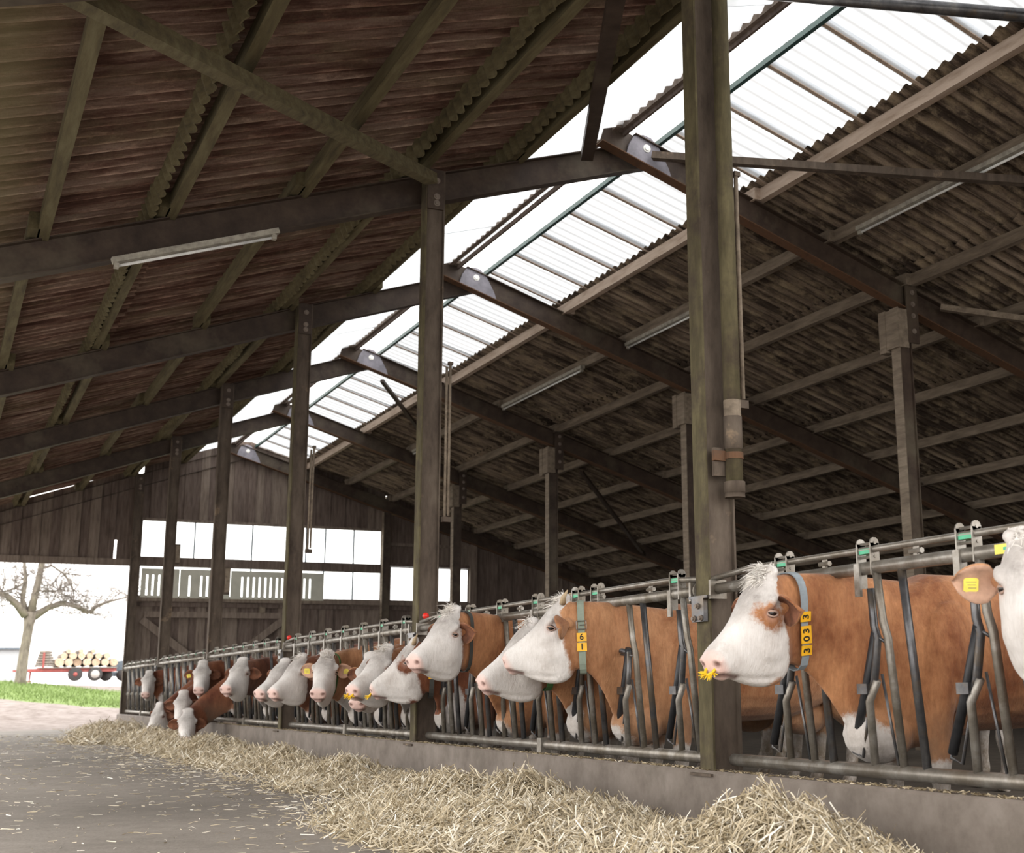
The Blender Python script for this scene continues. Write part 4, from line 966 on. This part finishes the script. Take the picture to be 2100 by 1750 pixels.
# ------------------------------------------------------------------ straw
def straw_mat():
    m, n, l, bs = new_mat('straw')
    at = n.new('ShaderNodeAttribute'); at.attribute_name = 'tint'
    c = ramp(n, l, at.outputs['Fac'], [(.0, (.14, .105, .055)), (.3, (.32, .255, .155)), (.6, (.53, .45, .315)), (.85, (.70, .63, .50)), (1.0, (.84, .80, .71))])
    l.new(c, bs.inputs['Base Color']); bs.inputs['Roughness'].default_value = .6; bs.inputs['Specular IOR Level'].default_value = .35
    return m
M['straw'] = straw_mat()
M['straw_bed'] = grain('packed_straw', (.09, .07, .04), (.22, .175, .10), (.35, .285, .185), scale=40, rough=.9, bstr=.8, bdist=.02)
def straws(P, D, LN, WD, tint, name, label, cat, parent=None):
    """thin folded straws: centre, unit direction, length, width arrays -> one mesh"""
    k = len(P); up = RNG.normal(0, 1, (k, 3)); S = np.cross(D, up); S /= np.linalg.norm(S, axis=1)[:, None]; N = np.cross(S, D)
    bend = RNG.normal(0, .10, (k, 1)) * LN[:, None] * N
    a = P - D * LN[:, None] / 2; b = P + D * LN[:, None] / 2; mid = P + bend
    rows = []
    for base in (a, mid, b):
        rows += [base - S * WD[:, None] / 2, base + N * WD[:, None] * .35, base + S * WD[:, None] / 2]
    V = np.stack(rows, 1).reshape(-1, 3); q = np.array([(0, 1, 4, 3), (1, 2, 5, 4), (3, 4, 7, 6), (4, 5, 8, 7)])
    F = (np.arange(k)[:, None, None] * 9 + q[None]).reshape(-1, 4)
    me = bpy.data.meshes.new(name); me.vertices.add(len(V)); me.loops.add(F.size); me.polygons.add(len(F))
    c = V.mean(0); c[2] = 0
    me.vertices.foreach_set('co', (V - c).astype(np.float32).ravel()); me.loops.foreach_set('vertex_index', F.astype(np.int32).ravel())
    me.polygons.foreach_set('loop_start', np.arange(0, F.size, 4, dtype=np.int32))
    me.update(calc_edges=True)
    at = me.attributes.new('tint', 'FLOAT', 'POINT'); at.data.foreach_set('value', np.repeat(tint, 9).astype(np.float32)); me.materials.append(M['straw'])
    o = bpy.data.objects.new(name, me); COL.objects.link(o); o.location = c; o['kind'] = 'stuff'; WL[o.name] = Vector(c)
    if parent is not None: o.parent = parent; o.location = Vector(c) - WL[parent.name]
    else: tag(o, label, cat, None, 'stuff')
    return o
# (centre x, y, height, spread x, spread y)
MOUNDS = [
 ('heap of loose straw in the right foreground by the kerb', [(-.58, -1.42, .23, .26, .36), (-.75, -2.0, .12, .28, .35), (-.95, -1.2, .12, .3, .4)], 7500, (.05, .13)),
 ('broad low spread of pale straw in the foreground', [(-1.05, -.35, .11, .40, .50), (-1.25, .35, .12, .38, .45), (-.62, .50, .12, .25, .4), (-1.45, 1.1, .08, .3, .5)], 11000, (.05, .13)),
 ('straw heap in front of the nearest barrier panel', [(-.62, 1.25, .20, .24, .42), (-.85, 2.0, .15, .28, .5), (-1.15, 2.0, .08, .3, .5)], 8000, (.05, .13)),
 ('straw heap beside the second column', [(-.70, 3.3, .10, .28, .5), (-.72, 4.9, .16, .26, .7), (-1.05, 4.4, .06, .25, .6)], 8000, (.06, .13)),
 ('long straw heap under the middle cows', [(-.72, 7.2, .15, .26, .9), (-.95, 8.2, .08, .28, .8)], 6500, (.07, .15)),
 ('straw heap under the cow with the open mouth', [(-.70, 10.4, .15, .26, 1.0), (-.95, 11.4, .10, .28, .9)], 5500, (.08, .17)),
 ('straw heap under the far feeding cows', [(-.78, 13.4, .17, .26, .9), (-.85, 15.2, .16, .28, .9)], 5000, (.10, .2)),
 ('farthest straw heap near the gateway', [(-.85, 18.3, .20, .34, 1.3), (-.80, 21.5, .16, .3, 1.2)], 4000, (.12, .24)),
 ('small separate straw heap on the alley floor, far left', [(-1.55, 16.6, .10, .25, .7)], 1500, (.10, .2)),
]
def hgt(x, y, gs):
    z = 0
    for gx, gy, h, sx, sy in gs: z = z + h * np.exp(-((x - gx) / sx) ** 2 * .75 - ((y - gy) / sy) ** 2 * .75)
    return z * (1 + .15 * np.sin(x * 11 + y * 5) * np.sin(y * 8 - x * 3) + .07 * np.sin(x * 23 - y * 17))
for lab, gs, cnt, lr in MOUNDS:
    x0 = min(g[0] - 2.0 * g[3] for g in gs); x1 = min(-.16, max(g[0] + 2 * g[3] for g in gs)); y0 = min(g[1] - 2.0 * g[4] for g in gs); y1 = max(g[1] + 2.0 * g[4] for g in gs)
    t = thing('straw_heap', lab, 'straw', ((x0 + x1) / 2, (y0 + y1) / 2, 0))
    nx_, ny_ = 26, 40; xs = np.linspace(x0, x1, nx_); ys = np.linspace(y0, y1, ny_); X_, Y_ = np.meshgrid(xs, ys); Z_ = hgt(X_, Y_, gs) * .9 - .012
    mb = MB(); vs = np.stack([X_, Y_, Z_], -1).reshape(-1, 3); mb.add(vs, [(j * nx_ + i, j * nx_ + i + 1, (j + 1) * nx_ + i + 1, (j + 1) * nx_ + i) for j in range(ny_ - 1) for i in range(nx_ - 1)])
    bo = obj('packed_straw', mb, M['straw_bed'], t, True); bo['kind'] = 'stuff'
    xs = RNG.uniform(x0, x1, cnt * 6); ys = RNG.uniform(y0, y1, cnt * 6); hz = hgt(xs, ys, gs); keep = RNG.random(cnt * 6) < np.clip(hz / .045, .03, 1)
    xs, ys, hz = xs[keep][:cnt], ys[keep][:cnt], hz[keep][:cnt]; k = len(xs)
    e = .03; gx = (hgt(xs + e, ys, gs) - hz) / e; gy = (hgt(xs, ys + e, gs) - hz) / e
    a = RNG.uniform(0, 2 * math.pi, k); lift = RNG.normal(.12, .40, k); lift = np.where(RNG.random(k) < .10, np.abs(lift) + .7, lift)
    D = np.stack([np.cos(a), np.sin(a), np.cos(a) * gx + np.sin(a) * gy + lift], 1); D /= np.linalg.norm(D, axis=1)[:, None]
    LN = RNG.uniform(lr[0], lr[1], k) * np.where(RNG.random(k) < .1, 1.35, 1); WD = RNG.uniform(.0032, .0076, k) * (1 + .03 * np.clip(ys, 0, 20))
    P = np.stack([xs, ys, hz + RNG.uniform(-.012, .018, k) + np.abs(D[:, 2]) * LN * .32], 1)
    straws(P, D, LN, WD, np.clip(RNG.normal(.62, .22, k), 0, 1), 'loose_straw', '', '', t)
k = 2600
xs = np.concatenate([RNG.uniform(-4.6, -.3, k), np.clip(RNG.normal(-1.5, .35, k), -4, -.25)]); ys = np.concatenate([RNG.uniform(-2.5, 22, k), RNG.uniform(-2, 20, k)]); k *= 2
a = RNG.uniform(0, 6.28, k); D = np.stack([np.cos(a), np.sin(a), RNG.normal(0, .05, k)], 1); D /= np.linalg.norm(D, axis=1)[:, None]
straws(np.stack([xs, ys, np.full(k, .004)], 1), D, RNG.uniform(.02, .10, k) , RNG.uniform(.002, .005, k) * (1 + .03 * np.clip(ys, 0, 20)), np.clip(RNG.normal(.72, .2, k), 0, 1), 'straw_litter', 'scattered bits of straw over the concrete alley floor', 'straw')
# crumbs of silage on the kerb top
k = 2600; ys = RNG.uniform(-3.2, 14, k); xs = RNG.uniform(-.115, -.02, k); a = RNG.uniform(0, 6.28, k); D = np.stack([np.cos(a), np.sin(a), RNG.normal(.1, .2, k)], 1); D /= np.linalg.norm(D, axis=1)[:, None]
straws(np.stack([xs, ys, np.full(k, .318)], 1), D, RNG.uniform(.01, .035, k), RNG.uniform(.003, .007, k), np.clip(RNG.normal(.3, .2, k), 0, 1), 'feed_crumbs', 'crumbs of straw and silage along the kerb top under the barrier', 'crumbs')

# ------------------------------------------------------------------ outside: tree, trailer with logs, building
TY = 45.0
t = thing('bare_tree', 'bare knotty fruit tree on the grass beyond the gateway', 'tree', (-1.05, TY, gz(-1.05, TY)))
tz = gz(-1.05, TY)
obj('trunk', MB().tube([(-1.05, TY, tz - .1), (-1.04, TY, tz + .15), (-1.0, TY, 2.3), (-.93, TY, 3.2), (-.90, TY, 3.75)], [.23, .20, .17, .17, .23], 14), M['bark'], t, True)
R4 = random.Random(5)
TW = MB()
def twig(p, d, ln, r, depth):
    p = Vector(p); d = Vector(d).normalized(); pts = [p]; q = p; dd = d.copy()
    for i in range(4):
        dd = (dd + Vector((R4.uniform(-.3, .3), R4.uniform(-.3, .3), R4.uniform(-.22, .2)))).normalized(); q = q + dd * ln / 4; pts.append(q)
    TW.tube(pts, [r, r * .85, r * .7, r * .55, r * .35], 4, False)
    if depth > 0:
        for i in range(5):
            b = pts[R4.randint(1, 4)]; nd = dd + Vector((R4.uniform(-1, 1), R4.uniform(-1, 1), R4.uniform(-.8, .9))); twig(b, nd, ln * R4.uniform(.4, .7), r * .55, depth - 1)
BR = [([(-.85, 0, 3.55), (-.3, .1, 3.95), (.2, .1, 4.12), (.7, .1, 3.98), (1.10, .1, 3.76)], [.16, .115, .10, .085, .085]), ([(1.10, .1, 3.76), (1.35, .1, 4.02), (1.75, .15, 4.2), (2.5, .2, 4.42)], [.085, .07, .05, .02]),
      ([(-.90, 0, 3.7), (-.82, 0, 4.3), (-.72, 0, 5.0), (-.62, .1, 5.9), (-.6, .1, 6.6)], [.16, .13, .12, .10, .05]), ([(-1.0, .1, 3.65), (-1.2, .1, 4.2), (-1.15, .2, 5.0), (-1.3, .2, 6.0)], [.13, .09, .075, .05]),
      ([(-1.05, -.1, 3.6), (-1.4, -.1, 4.05), (-1.75, -.1, 4.35), (-2.4, -.2, 4.5)], [.16, .13, .10, .06]), ([(-.66, 0, 5.4), (-.3, .1, 5.5), (.15, .1, 5.2), (.5, .1, 4.6), (.55, .1, 4.2)], [.05, .04, .035, .028, .015]),
      ([(-1.15, 0, 4.9), (-1.5, .1, 4.6), (-1.9, .1, 4.5)], [.03, .025, .012]), ([(-.78, 0, 4.55), (-.4, .1, 4.55), (.0, .1, 4.6)], [.03, .025, .012])]
for pts, rs_ in BR:
    pts = [Vector((p[0], TY + p[1], p[2])) for p in pts]
    obj('branch', MB().tube(pts, rs_, 9), M['bark'], t, True)
    for i in range(1, len(pts)):
        for _ in range(5 if i < len(pts) - 1 else 12):
            twig(pts[i], Vector((R4.uniform(-1, 1), R4.uniform(-1, 1), R4.uniform(-.5, 1.1))), R4.uniform(.5, 1.1), .018, 2)
tw = obj('twigs', TW, M['twig'], t); tw['kind'] = 'stuff'

Y0 = 55.0; g0 = 1.30
t = thing('log_trailer', 'faded red flatbed trailer loaded with sawn logs', 'trailer', (1.6, Y0, g0))
obj('frame', MB().box((-.25, Y0 - .9, 1.72), (3.3, Y0 + .9, 1.86)).box((-.8, Y0 - .08, 1.74), (-.2, Y0 + .08, 1.82)), M['trailer_red'], t)
obj('bed', MB().box((.2, Y0 - 1.0, 1.86), (3.3, Y0 + 1.0, 1.92)), M['log_grey'], t)
obj('drawbar_stand', MB().tube([(-.12, Y0 - .3, 1.75), (-.14, Y0 - .3, 1.32)], .04, 8).box((-.24, Y0 - .38, 1.28), (-.04, Y0 - .22, 1.34)), M['trailer_red'], t)
obj('post', MB().box((.28, Y0 - 1.02, 1.9), (.36, Y0 - .94, 2.55)), M['trailer_red'], t)
for x, hub in ((1.62, False), (2.42, True)):
    wb = MB(); wb.tube([(x, Y0 - 1.05, g0 + .30), (x, Y0 - 1.03, g0 + .30), (x, Y0 - .85, g0 + .30), (x, Y0 - .82, g0 + .30)], [.26, .30, .30, .26], 20); w_ = obj('wheel', wb, M['tyre'], t, True)
    obj('hub', MB().tube([(x, Y0 - 1.065, g0 + .30), (x, Y0 - 1.05, g0 + .30)], .18 if hub else .09, 14), M['hub'] if hub else M['trailer_red'], w_, True)
logs = []
for i in range(7): logs.append((.95 + .37 * i, 2.12, .185))
for i in range(6): logs.append((1.12 + .35 * i, 2.40, .15))
for i in range(3): logs.append((1.3 + .5 * i, 2.60, .10))
for i, (x, z, r) in enumerate(logs):
    r *= R4.uniform(.88, 1.05); yo = R4.uniform(-.15, .1)
    lt = thing('log', 'sawn log with pale cut end stacked on the red trailer', 'log', (x, Y0 + yo, z), 'logs on the trailer')
    obj('bark', MB().tube([(x, Y0 - .95 + yo, z), (x, Y0 + .9 + yo, z)], r, 14), M['log_grey'], lt, True); obj('cut_end', MB().tube([(x, Y0 - .965 + yo, z), (x, Y0 - .949 + yo, z)], r * .97, 14), M['log_end'], lt)
for i in range(6):
    z = 1.98 + .115 * i
    lt = thing('split_pole', 'weathered grey pole lying lengthways at the trailer front', 'pole', (.35, Y0 - .8, z), 'grey poles on the trailer')
    obj('pole', MB().tube([(-.02 + .03 * i, Y0 - .95, z), (.45, Y0 - .96, z + .02), (.82 - .04 * i, Y0 - .95, z)], [.055, .06, .05], 8), M['log_grey'], lt, True); obj('cut_end', MB().tube([(.825 - .04 * i, Y0 - .95, z), (.83 - .04 * i, Y0 - .95, z)], .045, 8), M['log_end'], lt)
t = thing('farm_cart', 'blurred dark slate-blue cart behind the log trailer', 'cart', (3.6, Y0 + 1.2, g0))
obj('box_body', MB().prism([(3.3, 1.75), (3.45, 2.2), (3.95, 2.25), (4.05, 1.75)], 'y', Y0 + .6, Y0 + 2.0), M['slate'], t)
obj('chassis', MB().box((2.9, Y0 + .6, 1.52), (4.05, Y0 + 2.0, 1.72)), M['slate'], t)
for x in (3.05, 3.75): obj('wheel', MB().tube([(x, Y0 + .5, g0 + .26), (x, Y0 + .7, g0 + .26)], .26, 16), M['tyre'], t, True)
t = thing('farm_building', 'low pale grey building far behind the tree', 'building', (-3, 62, 1.2))
obj('wall', MB().box((-9, 62, .6), (.1, 66, 2.92)), M['render'], t); obj('roof', MB().box((-9.2, 61.8, 2.92), (.2, 66.2, 3.02)), M['slate'], t); obj('plinth', MB().box((-9, 61.95, .6), (.1, 62, 1.5)), M['render'], t)
